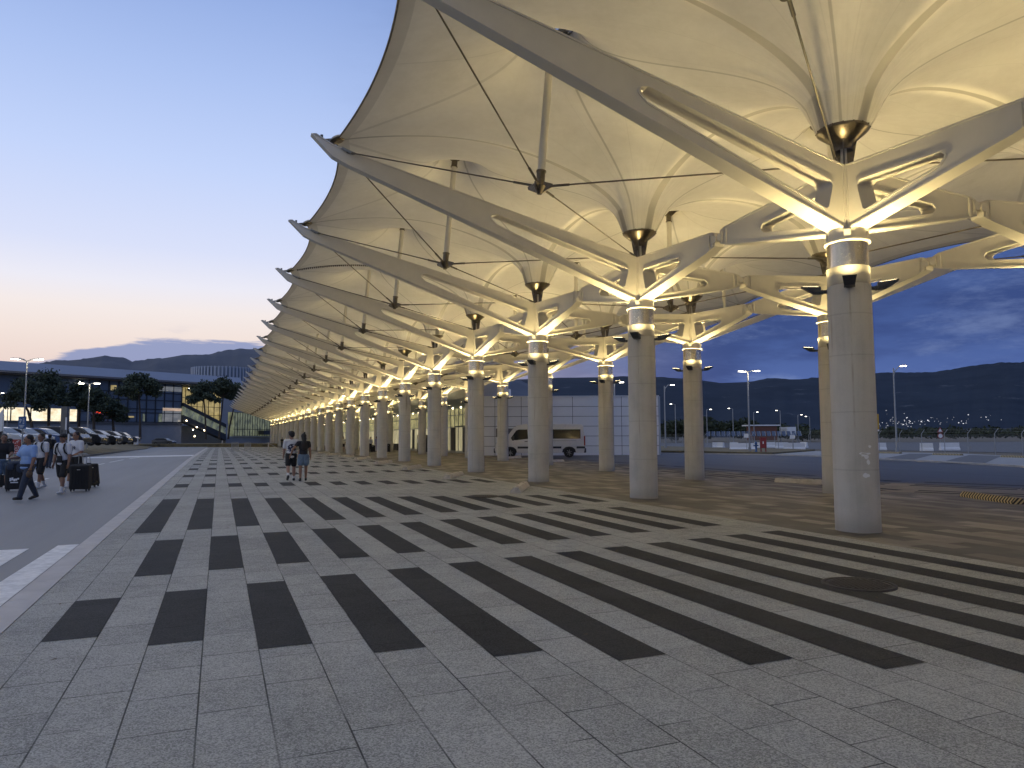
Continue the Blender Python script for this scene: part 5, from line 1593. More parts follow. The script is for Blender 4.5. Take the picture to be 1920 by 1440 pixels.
# yellow sign with a wheelchair pictogram
p = gnd(1628, 848, .02); ys = empty('direction_sign', p, 0, 'yellow board with a wheelchair symbol, half hidden by the nearest column', 'sign')
M['yellow'] = simple('yellow_sign', (.55, .33, .03), .5, var=.06); k_ = p.y / FPX
zt, zb_ = (848 - 777) * k_, (848 - 806) * k_
MB().box((0, 0, (zt + zb_) / 2), (44 * k_, .05, zt - zb_)).build('board', M['yellow'], ys)
MB().box((0, 0, zb_ - .09), (44 * k_, .05, .16)).build('lower_board', M['panel'], ys)
MB().box((8 * k_, -.032, zt - .30), (14 * k_, .02, .42)).build('white_panel', M['panel'], ys)
for x in (-14, 17): MB().box((x * k_, .04, zb_ / 2 - .2), (.08, .06, zb_ + .4)).build('leg', M['galv'], ys)
pc = MB(); cx, cz = 12 * k_, zb_ + .36
pc.path([(cx + .16 * math.cos(a), -.035, cz + .16 * math.sin(a)) for a in np.linspace(R(140), R(400), 14)], .025, 6)
pc.ball((cx - .05, -.035, cz + .48), .06, 8, 6); pc.path([(cx - .04, -.035, cz + .40), (cx - .02, -.035, cz + .14), (cx + .16, -.035, cz + .13), (cx + .24, -.035, cz - .10)], .03, 6)
pc.build('pictogram', M['trim'], ys, fix=False)
p = at(1763, 812, 82); p.z = gz(p.x, p.y); rs_ = empty('road_sign', p, 0, 'pair of road signs on one post, triangle above a circle', 'sign')
b_ = MB(); b_.tube((0, .04, -.2), (0, .04, 2.6), .03, n=8); b_.build('post', M['galv'], rs_)
tr_ = MB(); tr_.prism([(-.36, 2.0), (.36, 2.0), (0, 2.62)], -.01, .01, Matrix(((1, 0, 0, 0), (0, 0, 1, 0), (0, 1, 0, 0), (0, 0, 0, 1)))); tr_.build('warning_triangle', M['redpaint'], rs_)
tr_ = MB(); tr_.prism([(-.23, 2.08), (.23, 2.08), (0, 2.46)], -.02, -.012, Matrix(((1, 0, 0, 0), (0, 0, 1, 0), (0, 1, 0, 0), (0, 0, 0, 1)))); tr_.build('triangle_face', M['panel'], rs_)
tr_ = MB(); tr_.tube((0, -.01, 1.60), (0, .01, 1.60), .33, n=24); tr_.build('round_sign', M['redpaint'], rs_)
tr_ = MB(); tr_.tube((0, -.02, 1.60), (0, -.012, 1.60), .24, n=24); tr_.build('round_face', M['panel'], rs_)

# ------------------------------------------------------------------ wheel stops, manholes, barrier
def hazard_mat():
    m, t, bs = mat('hazard_stripes'); ob = t.add('ShaderNodeTexCoord').outputs['Object']; sp = t.add('ShaderNodeSeparateXYZ'); t.link(ob, sp.inputs[0])
    f = t.math('FRACT', t.math('MULTIPLY', t.math('ADD', sp.outputs[1], t.math('ADD', t.math('MULTIPLY', sp.outputs[0], 1.0), sp.outputs[2])), 8.0))
    c = t.mix(t.math('GREATER_THAN', f, .48), (.46, .38, .22), (.03, .03, .03)); t.link(c, bs.inputs['Base Color']); bs.inputs['Roughness'].default_value = .8
    return m


M['hazard'] = hazard_mat()
M['stop'] = simple('wheel_stop_concrete', (.46, .43, .38), .85, var=.25, scale=5, bump=.3)


def wheel_stop(p, d, L_, label, m, group, w=.34, h=.15):
    rz = math.atan2(-d.x, d.y); root = empty('wheel_stop', p, rz, label, 'wheel stop', group)
    b = MB(); b.prism([(-w / 2, -.03), (w / 2, -.03), (w / 2 - .01, .03), (w / 2 - .10, h), (-w / 2 + .10, h), (-w / 2 + .01, .03)], -L_ / 2, L_ / 2, Matrix.Rotation(PI / 2, 4, 'X'))
    b.build('block', m, root, bevel=.008)
    bo = MB()
    for y in (-L_ * .32, L_ * .32): bo.tube((0, y, h - .01), (0, y, h + .008), .035, n=10)
    bo.build('bolt', M['iron'], root)
    return root


a0 = gnd(967, 925.0); a1 = gnd(984, 911.5); dd = (a1 - a0); dd.z = 0; dl0 = dd.normalized()
ui, vi = 10.95, -2.1
ws0 = (a0 + a1) / 2
for n in range(8):
    p = ws0 + (canopy(n * D, 0) - canopy(0, 0)); p.z = gz(p.x, p.y) + .01
    wheel_stop(p, dl0, dd.length, '%s pale concrete wheel stop from the camera on the plaza' % ORD[n] if n else 'nearest pale concrete wheel stop on the plaza, by the round manhole', M['stop'], 'concrete wheel stops on the plaza')
p = gnd(1498, 906, .01); wheel_stop(p, Vector((-.75, .66, 0)), 1.7, 'pale wheel stop lying between the columns near the bus road', M['stop'], None)
for (px, py, lab) in ((962, 859.5, 'pale wheel stop near the front wheel of the minibus'), (1040, 866.5, 'pale wheel stop in front of the minibus, by the thick column')):
    wheel_stop(gnd(px, py, .01), Vector((.8, .6, 0)), 1.4, lab, M['stop'], None)
hz = [((1810, 931), (1912, 946), 'nearest striped yellow and black wheel stop beside the canopy paving'), ((1640, 850), (1696, 851.2), 'striped wheel stop at the fence beside the yellow sign legs'),
      ((1744, 853.2), (1811, 854.6), 'striped wheel stop at the fence, middle one of the far three'), ((1875, 857.6), (1940, 859.5), 'striped wheel stop at the fence by the right picture edge')]
for a, b, lab in hz:
    a = gnd(*a); b = gnd(*b); d = b - a; d.z = 0; wheel_stop((a + b) / 2 + Vector((0, 0, .03)), d.normalized(), min(d.length, 2.4), lab, M['hazard'], 'striped wheel stops', .34, .13)


def manhole(p, r, label):
    root = empty('manhole_cover', p, 0, label, 'manhole')
    b = MB(); b.lathe([(r, -.02), (r, .012), (r - .04, .014), (r - .045, .004)], 36, caps=False); b.build('frame', M['iron'], root, fix=False)
    c = MB(); c.lathe([(0.001, .008), (r - .05, .008), (r - .05, -.02)], 36)
    for i in range(-6, 7):
        for j in range(-6, 7):
            x, y = i * .055, j * .055
            if math.hypot(x, y) < r - .09: c.box((x, y, .009), (.035, .035, .008))
    c.build('lid', M['iron'], root, fix=False)


manhole(gnd(1610, 1098, .012), .39, 'round cast iron manhole cover near the right edge of the stripes')
manhole(gnd(906, 931.5, .012), .42, 'round dark manhole cover beside the nearest wheel stop')
a = gnd(426, 848.5); b = gnd(474, 846.0); d = b - a; d.z = 0; L_ = 2.3; d.normalize()
n_bar = 2
for i in range(n_bar):
    c = a.lerp(b, .28 + .5 * i); root = empty('crowd_barrier', c, math.atan2(d.y, d.x), ['steel crowd barrier of upright bars at the far end of the stripes, left one', 'steel crowd barrier of upright bars at the far end of the stripes, right one'][i], 'barrier', 'crowd barriers at the far end')
    f_ = MB()
    for z_ in (.18, 1.05): f_.tube((-1.1, 0, z_), (1.1, 0, z_), .02, n=8)
    for x in (-1.1, 1.1): f_.tube((x, 0, .18), (x, 0, 1.05), .02, n=8)
    f_.build('frame', M['galv'], root)
    g_ = MB()
    for k in range(14): g_.tube((-.98 + k * .15, 0, .18), (-.98 + k * .15, 0, 1.05), .010, n=6)
    g_.build('bar', M['galv'], root)
    for x in (-.8, .8): q = MB(); q.box((x, 0, .02), (.05, .5, .03)); q.tube((x, 0, .03), (x, 0, .2), .018, n=6); q.build('foot', M['galv'], root)
p = gnd(503, 850); root = empty('bollard_post', p, 0, 'short steel post standing past the crowd barriers', 'post')
q = MB(); q.tube((0, 0, 0), (0, 0, 1.05), .05, n=10); q.build('shaft', M['stop'], root); q = MB(); q.tube((0, 0, .95), (.6, .3, .62), .02, n=6); q.tube((0, 0, .95), (-.5, -.2, .9), .02, n=6); q.build('stay', M['stop'], root)

# ------------------------------------------------------------------ totem, signs and flags on the left
p = at(120, 836, 47); p.z = gz(p.x, p.y) + .35; tt_ = empty('totem', p, R(-18), 'tall grey totem with a poster and a banner, behind the travellers', 'totem')
k_ = 47 / FPX
MB().box((0, 0, 1.6), (15 * k_, .22, 3.2)).build('slab', M['greypave'], tt_, bevel=.02)
MB().box((-.1, -.12, 1.2), (.10, .02, 1.0)).build('slot', M['seam'], tt_)
MB().box((.24, -.125, 2.1), (.12, .02, .8)).build('pale_strip', M['panel'], tt_)
p = at(124, 836, 45); p.z = gz(p.x, p.y) + .3; bf = empty('banner_flag', p, R(-10), 'dark and white feather banner beside the grey totem', 'banner')
b_ = MB(); b_.tube((0, 0, 0), (0, 0, 1.75), .02, n=8); b_.build('pole', M['galv'], bf)
pts = [(0.02, .35), (.24, .45), (.27, 1.3), (.18, 1.65), (.02, 1.75)]
mx_ = Matrix(((1, 0, 0, 0), (0, 0, 1, 0), (0, 1, 0, 0), (0, 0, 0, 1)))
b_ = MB(); b_.prism(pts, -.006, .006, mx_); b_.build('cloth', M['black'], bf)
b_ = MB(); b_.prism([(.06, .8), (.21, .85), (.22, 1.45), (.10, 1.5)], -.012, -.007, mx_); b_.build('white_print', M['panel'], bf)
p = at(2, 868, 40); p.z = gz(p.x, p.y) + .2; bf = empty('banner_flag', p, R(-10), 'dark and white feather banner cut by the left picture edge', 'banner')
b_ = MB(); b_.tube((0, 0, 0), (0, 0, 3.0), .02, n=8); b_.build('pole', M['galv'], bf)
b_ = MB(); b_.prism([(-.25, .6), (.03, .6), (.06, 2.6), (-.05, 2.95), (-.25, 2.7)], -.006, .006, mx_); b_.build('cloth', M['panel'], bf)
b_ = MB(); b_.prism([(-.24, .6), (.03, .6), (.045, 1.75), (-.24, 1.7)], -.012, -.007, mx_); b_.build('dark_print', M['black'], bf)
p = at(40, 862, 44); p.z = gz(p.x, p.y) + .2; k_ = 44 / FPX; sp_ = empty('parking_sign', p, R(-8), 'blue parking sign on a grey pole behind the man in the polo', 'sign')
b_ = MB(); b_.tube((0, 0, -.1), (0, 0, at(40, 782, 44).z - p.z), .045, n=10); b_.build('pole', M['galv'], sp_)
z0_, z1_ = at(40, 804, 44).z - p.z, at(40, 781, 44).z - p.z
MB().box((0, -.06, (z0_ + z1_) / 2), (16 * k_, .03, z1_ - z0_)).build('board', M['bluepaint'], sp_)
q = MB(); zc = (z0_ + z1_) / 2
q.box((-.13, -.08, zc + .10), (.035, .01, .26)); q.path([(-.13, -.08, zc + .22), (-.04, -.08, zc + .20), (-.04, -.08, zc + .10), (-.13, -.08, zc + .08)], .018, 6)
for k in range(4): q.box((.10, -.08, zc + .22 - k * .09), (.12 - .02 * (k % 2), .01, .03))
for k in range(3): q.box((-.02, -.08, zc - .16 - k * .06), (.36 - .08 * k, .01, .025))
q.build('lettering', M['panel'], sp_, fix=False)
p = at(29, 880, 36); p.z = gz(p.x, p.y); k_ = 36 / FPX; rb_ = empty('poster_board', p, R(-6), 'red poster board covered with small pale print', 'poster')
z0_, z1_ = at(29, 851, 36).z - p.z, at(29, 824, 36).z - p.z
MB().box((0, 0, (z0_ + z1_) / 2), (16 * k_, .04, z1_ - z0_)).build('board', M['redpaint'], rb_)
b_ = MB(); rr = random.Random(3)
for k in range(46): b_.box((rr.uniform(-.17, .17), -.025, z0_ + .05 + rr.random() * (z1_ - z0_ - .1)), (rr.uniform(.02, .07), .006, rr.uniform(.012, .03)))
b_.build('print', M['panel'], rb_, fix=False)
for x in (-.15, .15): MB().box((x, .03, z0_ / 2), (.04, .04, z0_)).build('leg', M['galv'], rb_)
p = at(255, 830, 84); p.z = gz(p.x, p.y) + .8; wb_ = empty('utility_box', p, 0, 'small pale utility box on the dry grass', 'utility box')
MB().box((0, 0, .38), (.42, .3, .76)).build('box', M['panel'], wb_, bevel=.02); MB().box((0, 0, .78), (.48, .36, .05)).build('lid', M['panel'], wb_)
# PEOPLE_PART
# ------------------------------------------------------------------ people
M['skin'] = simple('skin', (.36, .21, .15), .55, var=.05); M['skin_tan'] = simple('tanned_skin', (.26, .14, .09), .55, var=.05)
M['hair'] = simple('dark_hair', (.014, .011, .010), .55, var=.3, scale=30)
M['white_cloth'] = simple('white_cotton', (.62, .62, .64), .85, var=.06, scale=5); M['black_cloth'] = simple('black_cotton', (.018, .018, .02), .85, var=.2)
M['polo'] = simple('light_blue_cotton', (.27, .40, .66), .85, var=.07, scale=5); M['navy'] = simple('dark_blue_denim', (.035, .045, .070), .85, var=.2)
M['denim'] = simple('faded_denim', (.13, .19, .27), .85, var=.2, scale=8); M['print'] = simple('shirt_print', (.035, .04, .08), .8, var=.5, scale=25)
M['pattern'] = simple('patterned_cloth', (.22, .20, .30), .85, var=.6, scale=14); M['cream'] = simple('cream_cotton', (.55, .50, .42), .85, var=.06)
M['sole'] = simple('white_trainers', (.58, .58, .58), .7, var=.06); M['darkshoe'] = simple('dark_trainers', (.03, .03, .032), .7, var=.2)
M['eye'] = simple('eyes', (.02, .015, .012), .2, var=0)


def organic(name, segs, m, parent, voxel, smooth=4, paint=None):
    mb = MB()
    for s in segs:
        if s[0] == 'c':
            _, p0, r0, p1, r1 = s
            mb.tube(p0, p1, r0, r1, n=14); mb.ball(p0, r0, 14, 9); mb.ball(p1, r1, 14, 9)
        else: mb.ball(s[1], s[2], 18, 12, s[3] if len(s) > 3 else (1, 1, 1), s[4] if len(s) > 4 else None)
    o = mb.build('tmp_' + name, m, None, weld=True)
    md = o.modifiers.new('r', 'REMESH'); md.mode = 'VOXEL'; md.voxel_size = voxel
    sm = o.modifiers.new('s', 'SMOOTH'); sm.factor = .5; sm.iterations = smooth
    dg = bpy.context.evaluated_depsgraph_get(); me = bpy.data.meshes.new_from_object(o.evaluated_get(dg))
    bpy.data.objects.remove(o); me.name = name
    me.polygons.foreach_set('use_smooth', [True] * len(me.polygons))
    me.materials.clear(); me.materials.append(m)
    if paint:
        me.materials.append(paint[0])
        for f in me.polygons:
            if paint[1](f.center): f.material_index = 1
    n = bpy.data.objects.new(name, me); col.objects.link(n); n.parent = parent; reg(n, parent)
    return n


def limb(p, L_, fwd, out):
    return p + Vector((out[0], math.sin(fwd), -math.cos(fwd))).normalized() * L_ if False else p + Vector((math.sin(out) , math.sin(fwd) * math.cos(out), -math.cos(fwd) * math.cos(out))) * L_


def person(label, loc, rz, H, top, bottom, legs, arms, shoes='darkshoe', bottom_len=.62, fat=1.0, skin='skin', hair='short', socks=None, cap=None, sleeve=.6, lean=0.0, head_turn=0.0, paint=None, voxel=.010, group=None, fine=True, skirt=False, hem=.50):
    """legs: [(fwd, knee)] left, right in degrees; arms: [(fwd, out, elbow, inward)] left, right"""
    root = empty('person', loc, rz, label, 'person', group)
    h = H
    J = {}
    low = 1e9
    for i, sg in enumerate((-1, 1)):
        f, k = R(legs[i][0]), R(legs[i][1])
        hip = Vector((sg * .052 * h, 0, .525 * h)); kn = hip + Vector((sg * .008 * h, math.sin(f) * .245 * h, -math.cos(f) * .245 * h))
        an = kn + Vector((0, math.sin(f - k) * .235 * h, -math.cos(f - k) * .235 * h))
        pitch_ = min(0, f - k) * .9
        toe = an + Vector((sg * .012 * h, math.cos(pitch_) * .095 * h, math.sin(pitch_) * .095 * h - .022 * h)); heel = an + Vector((0, -.022 * h, -.026 * h))
        J[i] = (hip, kn, an, toe, heel); low = min(low, toe.z - .017 * h, heel.z - .020 * h)
    dz_ = Vector((0, 0, -low))
    for i in J: J[i] = tuple(q + dz_ for q in J[i])
    pel = Vector((0, 0, .53 * h)) + dz_
    def sp(z, y=0.0, x=0.0): return pel + Vector((x * h, y * h + math.sin(lean) * (z - .53) * h, (z - .53) * h * math.cos(lean)))
    sh = [sp(.808, 0, sg * .108 * (1 + .12 * (fat - 1))) for sg in (-1, 1)]
    A = {}
    for i, sg in enumerate((-1, 1)):
        f, o_, e_, inn = [R(q) for q in arms[i]]
        el = sh[i] + Vector((sg * math.sin(o_), math.sin(f) * math.cos(o_), -math.cos(f) * math.cos(o_))) * .170 * h
        ff = f + e_
        wr = el + Vector((sg * math.sin(o_ - inn), math.sin(ff) * math.cos(o_ - inn), -math.cos(ff) * math.cos(o_ - inn))) * .145 * h
        A[i] = (sh[i], el, wr)
    hd = sp(.935, .012)
    Rh = Matrix.Rotation(head_turn, 3, 'Z')
    B = []
    tw = 1 + .9 * (fat - 1); td = 1 + 1.6 * (fat - 1)
    tors = [('b', sp(.555), .088 * h, (1.0 * tw, .74 * td, .80)), ('b', sp(.64, .004 * (fat > 1.1)), .078 * h, (1.02 * tw, .70 * td, 1.15)), ('b', sp(.735), .096 * h, (1.04 * tw, .66 * td, 1.0)), ('c', sh[0] + Vector((.02 * h, 0, 0)), .040 * h, sh[1] - Vector((.02 * h, 0, 0)), .040 * h), ('c', sp(.80), .05 * h, sp(.835), .034 * h)]
    B += tors
    B += [('c', sp(.82), .031 * h, hd + Vector((0, -.006 * h, -.03 * h)), .030 * h)]
    hl = lambda x, y, z: hd + Rh @ Vector((x * h, y * h, z * h))
    B += [('b', hl(0, 0, .006), .058 * h, (.80, .98, 1.10), Rh), ('b', hl(0, .018, -.030), .040 * h, (.86, .95, .9), Rh), ('b', hl(0, .060, -.010), .0095 * h, (.8, 1, 1.3), Rh), ('b', hl(0, .050, .012), .013 * h, (2.2, .6, .6), Rh), ('b', hl(0, .052, -.034), .009 * h, (1.6, .8, .6), Rh)]
    for sg in (-1, 1): B.append(('b', hl(sg * .047, -.002, -.006), .013 * h, (.5, .8, 1.3), Rh))
    lr = 1 + .35 * (fat - 1)
    for i, sg in enumerate((-1, 1)):
        hip, kn, an, toe, heel = J[i]
        B += [('c', hip, .054 * h * lr, kn, .035 * h * lr), ('c', kn, .034 * h * lr, kn.lerp(an, .35) + Vector((0, -.008 * h, 0)), .034 * h * lr), ('c', kn.lerp(an, .35) + Vector((0, -.008 * h, 0)), .033 * h * lr, an, .021 * h), ('c', an, .021 * h, heel, .019 * h), ('c', heel, .018 * h, toe, .014 * h)]
        s0, el, wr = A[i]
        B += [('c', s0, .036 * h * lr, el, .026 * h * lr), ('c', el, .025 * h * lr, el.lerp(wr, .3), .0245 * h * lr), ('c', el.lerp(wr, .3), .024 * h * lr, wr, .0155 * h)]
        d = (wr - el).normalized(); side_ = Vector((0, 1, 0)) - d * d.y
        side_ = side_.normalized() if side_.length > .2 else Vector((1, 0, 0)); nrm = d.cross(side_).normalized()
        pc_ = wr + d * .030 * h
        B += [('c', wr, .0145 * h, pc_ + side_ * .008 * h, .0135 * h), ('c', wr, .0145 * h, pc_ - side_ * .008 * h, .0135 * h)]
        if fine:
            for q in range(4):
                b0 = pc_ + d * .014 * h + side_ * (.0165 - .0105 * q) * h; ln = (.030, .035, .033, .025)[q] * h
                curl = nrm * (-sg) * .010 * h
                k1 = b0 + d * ln * .55 + curl * .3; k2 = b0 + d * ln + curl
                B += [('c', b0, .0056 * h, k1, .0053 * h), ('c', k1, .0053 * h, k2, .0048 * h)]
            th = wr + d * .016 * h + side_ * .014 * h
            B += [('c', th, .0075 * h, th + side_ * .012 * h + d * .016 * h, .0062 * h), ('c', th + side_ * .012 * h + d * .016 * h, .0060 * h, th + side_ * .013 * h + d * .032 * h, .0052 * h)]
    organic('body', B, M[skin], root, voxel * (.75 if fine else 1.0), 3)
    ey = MB()
    for sg in (-1, 1): ey.ball(hl(sg * .020, .0545, .003), .0058 * h, 8, 6)
    ey.build('eyes', M['eye'], root)
    # top
    T = []; g_ = .010 * h
    for s in tors[1:4]:
        T.append(('b', s[1], s[2] + g_, s[3]) if s[0] == 'b' else ('c', s[1], s[2] + g_ * .7, s[3], s[4] + g_ * .7))
    T.append(('b', sp(.585), .094 * h, (1.0 * tw, .78 * td, .85))); T.append(('b', sp(hem + .035), .092 * h, (1.02 * tw, .78 * td, .42)))
    if sleeve > 0:
        for i in (0, 1):
            s0, el, wr = A[i]
            e2 = s0.lerp(el, min(1, sleeve / .6 * .72)) if sleeve <= .85 else wr
            if sleeve > .85: T += [('c', s0, .044 * h, el, .034 * h), ('c', el, .034 * h, wr, .024 * h)]
            else: T += [('c', s0, .045 * h * lr, e2, .041 * h * lr)]
    organic('top', T, M[top], root, voxel * 1.2, 4, paint)
    # bottoms
    P_ = [('b', sp(.545), .093 * h, (1.0 * tw, .80 * td, .62))]
    if skirt:
        for i in (0, 1):
            hip, kn, *_ = J[i]; e2 = hip.lerp(kn, bottom_len); P_ += [('c', hip, .066 * h, e2, .072 * h)]
    else:
        for i in (0, 1):
            hip, kn, an, toe, heel = J[i]
            if bottom_len <= 1: P_ += [('c', hip, .064 * h * lr, hip.lerp(kn, bottom_len), .056 * h * lr)]
            else: P_ += [('c', hip, .063 * h * lr, kn, .046 * h * lr), ('c', kn, .046 * h * lr, an + Vector((0, 0, -.004 * h)), .037 * h)]
    organic('trousers' if bottom_len > 1 else ('skirt' if skirt else 'shorts'), P_, M[bottom], root, voxel * 1.2, 4)
    for i in (0, 1):
        hip, kn, an, toe, heel = J[i]
        organic('shoe', [('c', heel, .026 * h, toe, .021 * h), ('c', heel, .025 * h, an, .024 * h), ('b', heel.lerp(toe, .55) + Vector((0, 0, .004 * h)), .026 * h, (1, 1.5, .9))], M[shoes], root, .009, 3)
        if socks: organic('sock', [('c', an, .0255 * h, an.lerp(kn, .28), .028 * h)], M[socks], root, .009, 2)
    if cap:
        C_ = [('b', hl(0, -.004, .022), .062 * h, (.88, 1.03, .86), Rh), ('b', hl(0, .066, .026), .036 * h, (1.15, 1.1, .22), Rh)]
        organic('cap', C_, M[cap], root, .010, 2)
    if hair == 'short': HH = [('b', hl(0, -.012, .022), .060 * h, (.88, .98, .98), Rh), ('b', hl(0, -.030, -.004), .044 * h, (1.02, .8, 1.0), Rh)]
    elif hair == 'bushy': HH = [('b', hl(0, -.008, .028), .066 * h, (.95, 1.0, .95), Rh), ('b', hl(0, -.034, -.002), .050 * h, (1.0, .8, 1.0), Rh), ('b', hl(.03, .02, .05), .032 * h), ('b', hl(-.03, .02, .05), .032 * h)]
    else: HH = [('b', hl(0, -.010, .022), .064 * h, (.90, .98, 1.0), Rh), ('b', hl(0, -.036, -.03), .050 * h, (1.1, .75, 1.2), Rh), ('c', hl(0, -.045, -.03), .046 * h, hl(0, -.052, -.15), .050 * h), ('c', hl(.02, -.05, -.12), .042 * h, hl(.035, -.062, -.26), .034 * h), ('c', hl(-.02, -.05, -.12), .042 * h, hl(-.02, -.062, -.24), .034 * h)]
    if hair == 'long_bun': HH += [('b', hl(.012, -.02, .092), .022 * h)]
    organic('hair', HH, M['hair'], root, .011, 2)
    root['H'] = H
    return root, dict(J=J, A=A, sp=sp, hd=hd)


def local(root, p): return Matrix.Translation(root.location) @ Matrix.Rotation(root.rotation_euler.z, 4, 'Z') @ Vector(p)


def face(dx, dy): return math.atan2(-dx, dy)


def suitcase(loc, rz, w, d, h, label, tilt=0.0, handle=True, print_=False):
    root = empty('suitcase', loc, rz, label, 'suitcase', None); root.rotation_euler = (tilt, 0, rz)
    MB().box((0, 0, h / 2 + .06), (w, d, h)).build('shell', M['black'], root, bevel=.05)
    r_ = MB()
    for k in range(5): r_.box((-w * .32 + w * .16 * k, -d / 2 - .004, h / 2 + .06), (.02, .02, h * .8))
    r_.build('rib', M['black_cloth'], root)
    for x in (-1, 1):
        for y in (-1, 1):
            q = MB(); q.tube((x * (w / 2 - .06) - .015, y * (d / 2 - .05), .035), (x * (w / 2 - .06) + .015, y * (d / 2 - .05), .035), .035, n=12); q.box((x * (w / 2 - .06), y * (d / 2 - .05), .065), (.05, .05, .04)); q.build('wheel', M['trim'], root)
    if handle:
        q = MB()
        for x in (-.11, .11): q.tube((x, d / 2 - .05, h), (x, d / 2 - .05, h + .38), .010, n=8)
        q.tube((-.12, d / 2 - .05, h + .38), (.12, d / 2 - .05, h + .38), .017, n=8); q.build('handle', M['galv'], root)
    q = MB(); q.path([(-.1, 0, h + .05), (-.06, 0, h + .09), (.06, 0, h + .09), (.1, 0, h + .05)], .014, 8); q.build('grip', M['trim'], root)
    if print_:
        q = MB()
        for k in range(5): q.box((-.10 + .05 * k, -d / 2 - .016, .36 + .02 * math.sin(k * 2)), (.045, .01, .10 - .012 * k))
        q.box((0, -d / 2 - .016, .27), (.2, .01, .03)); q.build('print', M['panel'], root, fix=False)
    else:
        q = MB(); q.box((0, -d / 2 - .012, h * .88), (.09, .01, .025)); q.build('badge', M['alu'], root)
    return root


def backpack(person_root, info, label, m='black_cloth', big=1.0):
    h = person_root['H']; root = empty('backpack', person_root.location, person_root.rotation_euler.z, label, 'backpack')
    sp = info['sp']
    organic('bag', [('b', sp(.74, -.105), .075 * h * big, (1.1, .72, 1.5)), ('b', sp(.69, -.13), .055 * h * big, (1.1, .6, 1.0))], M[m], root, .014, 3)
    for sg in (-1, 1):
        q = MB(); q.path([sp(.825, -.06, sg * .062), sp(.850, -.01, sg * .066), sp(.825, .058, sg * .068), sp(.76, .079, sg * .074), sp(.69, .068, sg * .092), sp(.65, .0, sg * .108), sp(.64, -.05, sg * .09)], .017 * h / 1.75 * 1.3, 8); q.build('strap', M[m], root)
    return root


pg = 'travellers walking along the left road'
fw = R(-28)
# man in the blue polo
g1 = gnd(50, 938); r1_, i1 = person('heavy man in a light blue polo shirt and dark trousers striding towards the camera', g1, face(-.35, -.94), 1.72, 'polo', 'navy', [(22, 6), (-18, 10)], [(6, 12, 14, 10), (26, 6, 62, 22)], 'darkshoe', 1.2, 1.28, 'skin_tan', 'short', group=pg, hem=.47, head_turn=R(-25))
hb = local(r1_, i1['A'][0][2]); bg = empty('hand_bag', hb, r1_.rotation_euler.z, 'small brown bag held by the man in the blue polo', 'bag')
M['brown'] = simple('brown_leather', (.10, .06, .035), .6, var=.2)
organic('pouch', [('b', Vector((0, .03, -.17)), .085, (.8, 1.0, 1.1))], M['brown'], bg, .012, 2)
q = MB(); q.path([(0, .09, -.10), (0, .05, -.03), (0, -.02, -.03), (0, -.03, -.10)], .010, 6); q.build('loop', M['brown'], bg)
hp = local(r1_, i1['A'][1][2]); ph = empty('phone', hp, r1_.rotation_euler.z, 'pale phone in the raised hand of the man in the polo', 'phone')
MB().box((0, .09, .03), (.07, .012, .14)).build('case', M['panel'], ph, bevel=.004); MB().box((0, .082, .03), (.06, .004, .125)).build('screen', M['darkglass'], ph)
# young man with cap and crossbody pouch
g2 = gnd(115, 927); r2_, i2 = person('young man in white T-shirt, black shorts and black cap pulling a suitcase', g2, face(-.15, -.98), 1.74, 'white_cloth', 'black_cloth', [(13, 8), (-10, 6)], [(4, 10, 10, 6), (2, 8, 8, 4)], 'sole', .86, 1.04, 'skin_tan', 'short', 'white_cloth', 'black_cloth', group=pg, hem=.475)
backpack(r2_, i2, 'dark backpack worn by the young man in the black cap')
pch = empty('crossbody_pouch', g2, r2_.rotation_euler.z, 'small black crossbody pouch on the white T-shirt', 'pouch')
s2 = i2['sp']; MBx = MB(); MBx.box(s2(.585, .095, -.02), (.155, .035, .175)); MBx.build('pouch', M['black_cloth'], pch, bevel=.012)
q = MB(); q.path([s2(.625, .092, -.055), s2(.72, .086, .02), s2(.81, .06, .062), s2(.846, 0, .068), s2(.80, -.06, .05)], .010, 8); q.path([s2(.625, .092, .02), s2(.66, .07, .07), s2(.68, 0, .105)], .008, 8); q.build('strap', M['black_cloth'], pch)
# man behind in white tee with print
g5 = gnd(139, 921.5); tdir = g5 - Vector((0, 0, 0))
r5_, i5 = person('man in white T-shirt with dark chest print, behind the man in the cap', gnd(140, 917), face(-.30, -.95), 1.80, 'white_cloth', 'black_cloth', [(-8, 10), (14, 6)], [(8, 14, 60, 30), (2, 10, 12, 4)], 'sole', .9, 1.02, 'skin_tan', 'short', 'white_cloth', group=pg, paint=(M['print'], lambda c: c.y > .05 and 1.26 < c.z < 1.36 and -.10 < c.x < .10 and math.sin(c.x * 90) + math.sin(c.z * 130) > -.6))
# man further back in white tee and backpack
g3 = gnd(76, 922); r3_, i3 = person('man in white T-shirt and black shorts with backpack, half hidden by the polo man', gnd(74, 917), face(-.2, -.97), 1.76, 'white_cloth', 'black_cloth', [(14, 5), (-14, 12)], [(4, 9, 10, 5), (-6, 8, 10, 4)], 'sole', .92, 1.0, 'skin_tan', 'short', 'white_cloth', group=pg)
backpack(r3_, i3, 'dark backpack of the man half hidden by the polo man')
# person walking away with a dark bag
g6 = gnd(91, 878); r6_, i6 = person('person in black walking away behind the group', g6, face(-.3, .95), 1.74, 'black_cloth', 'navy', [(12, 5), (-12, 12)], [(8, 8, 10, 4), (-8, 8, 10, 4)], 'darkshoe', 1.2, 1.05, 'skin_tan', 'short', group=pg)
backpack(r6_, i6, 'large black backpack of the person walking away', big=1.3)
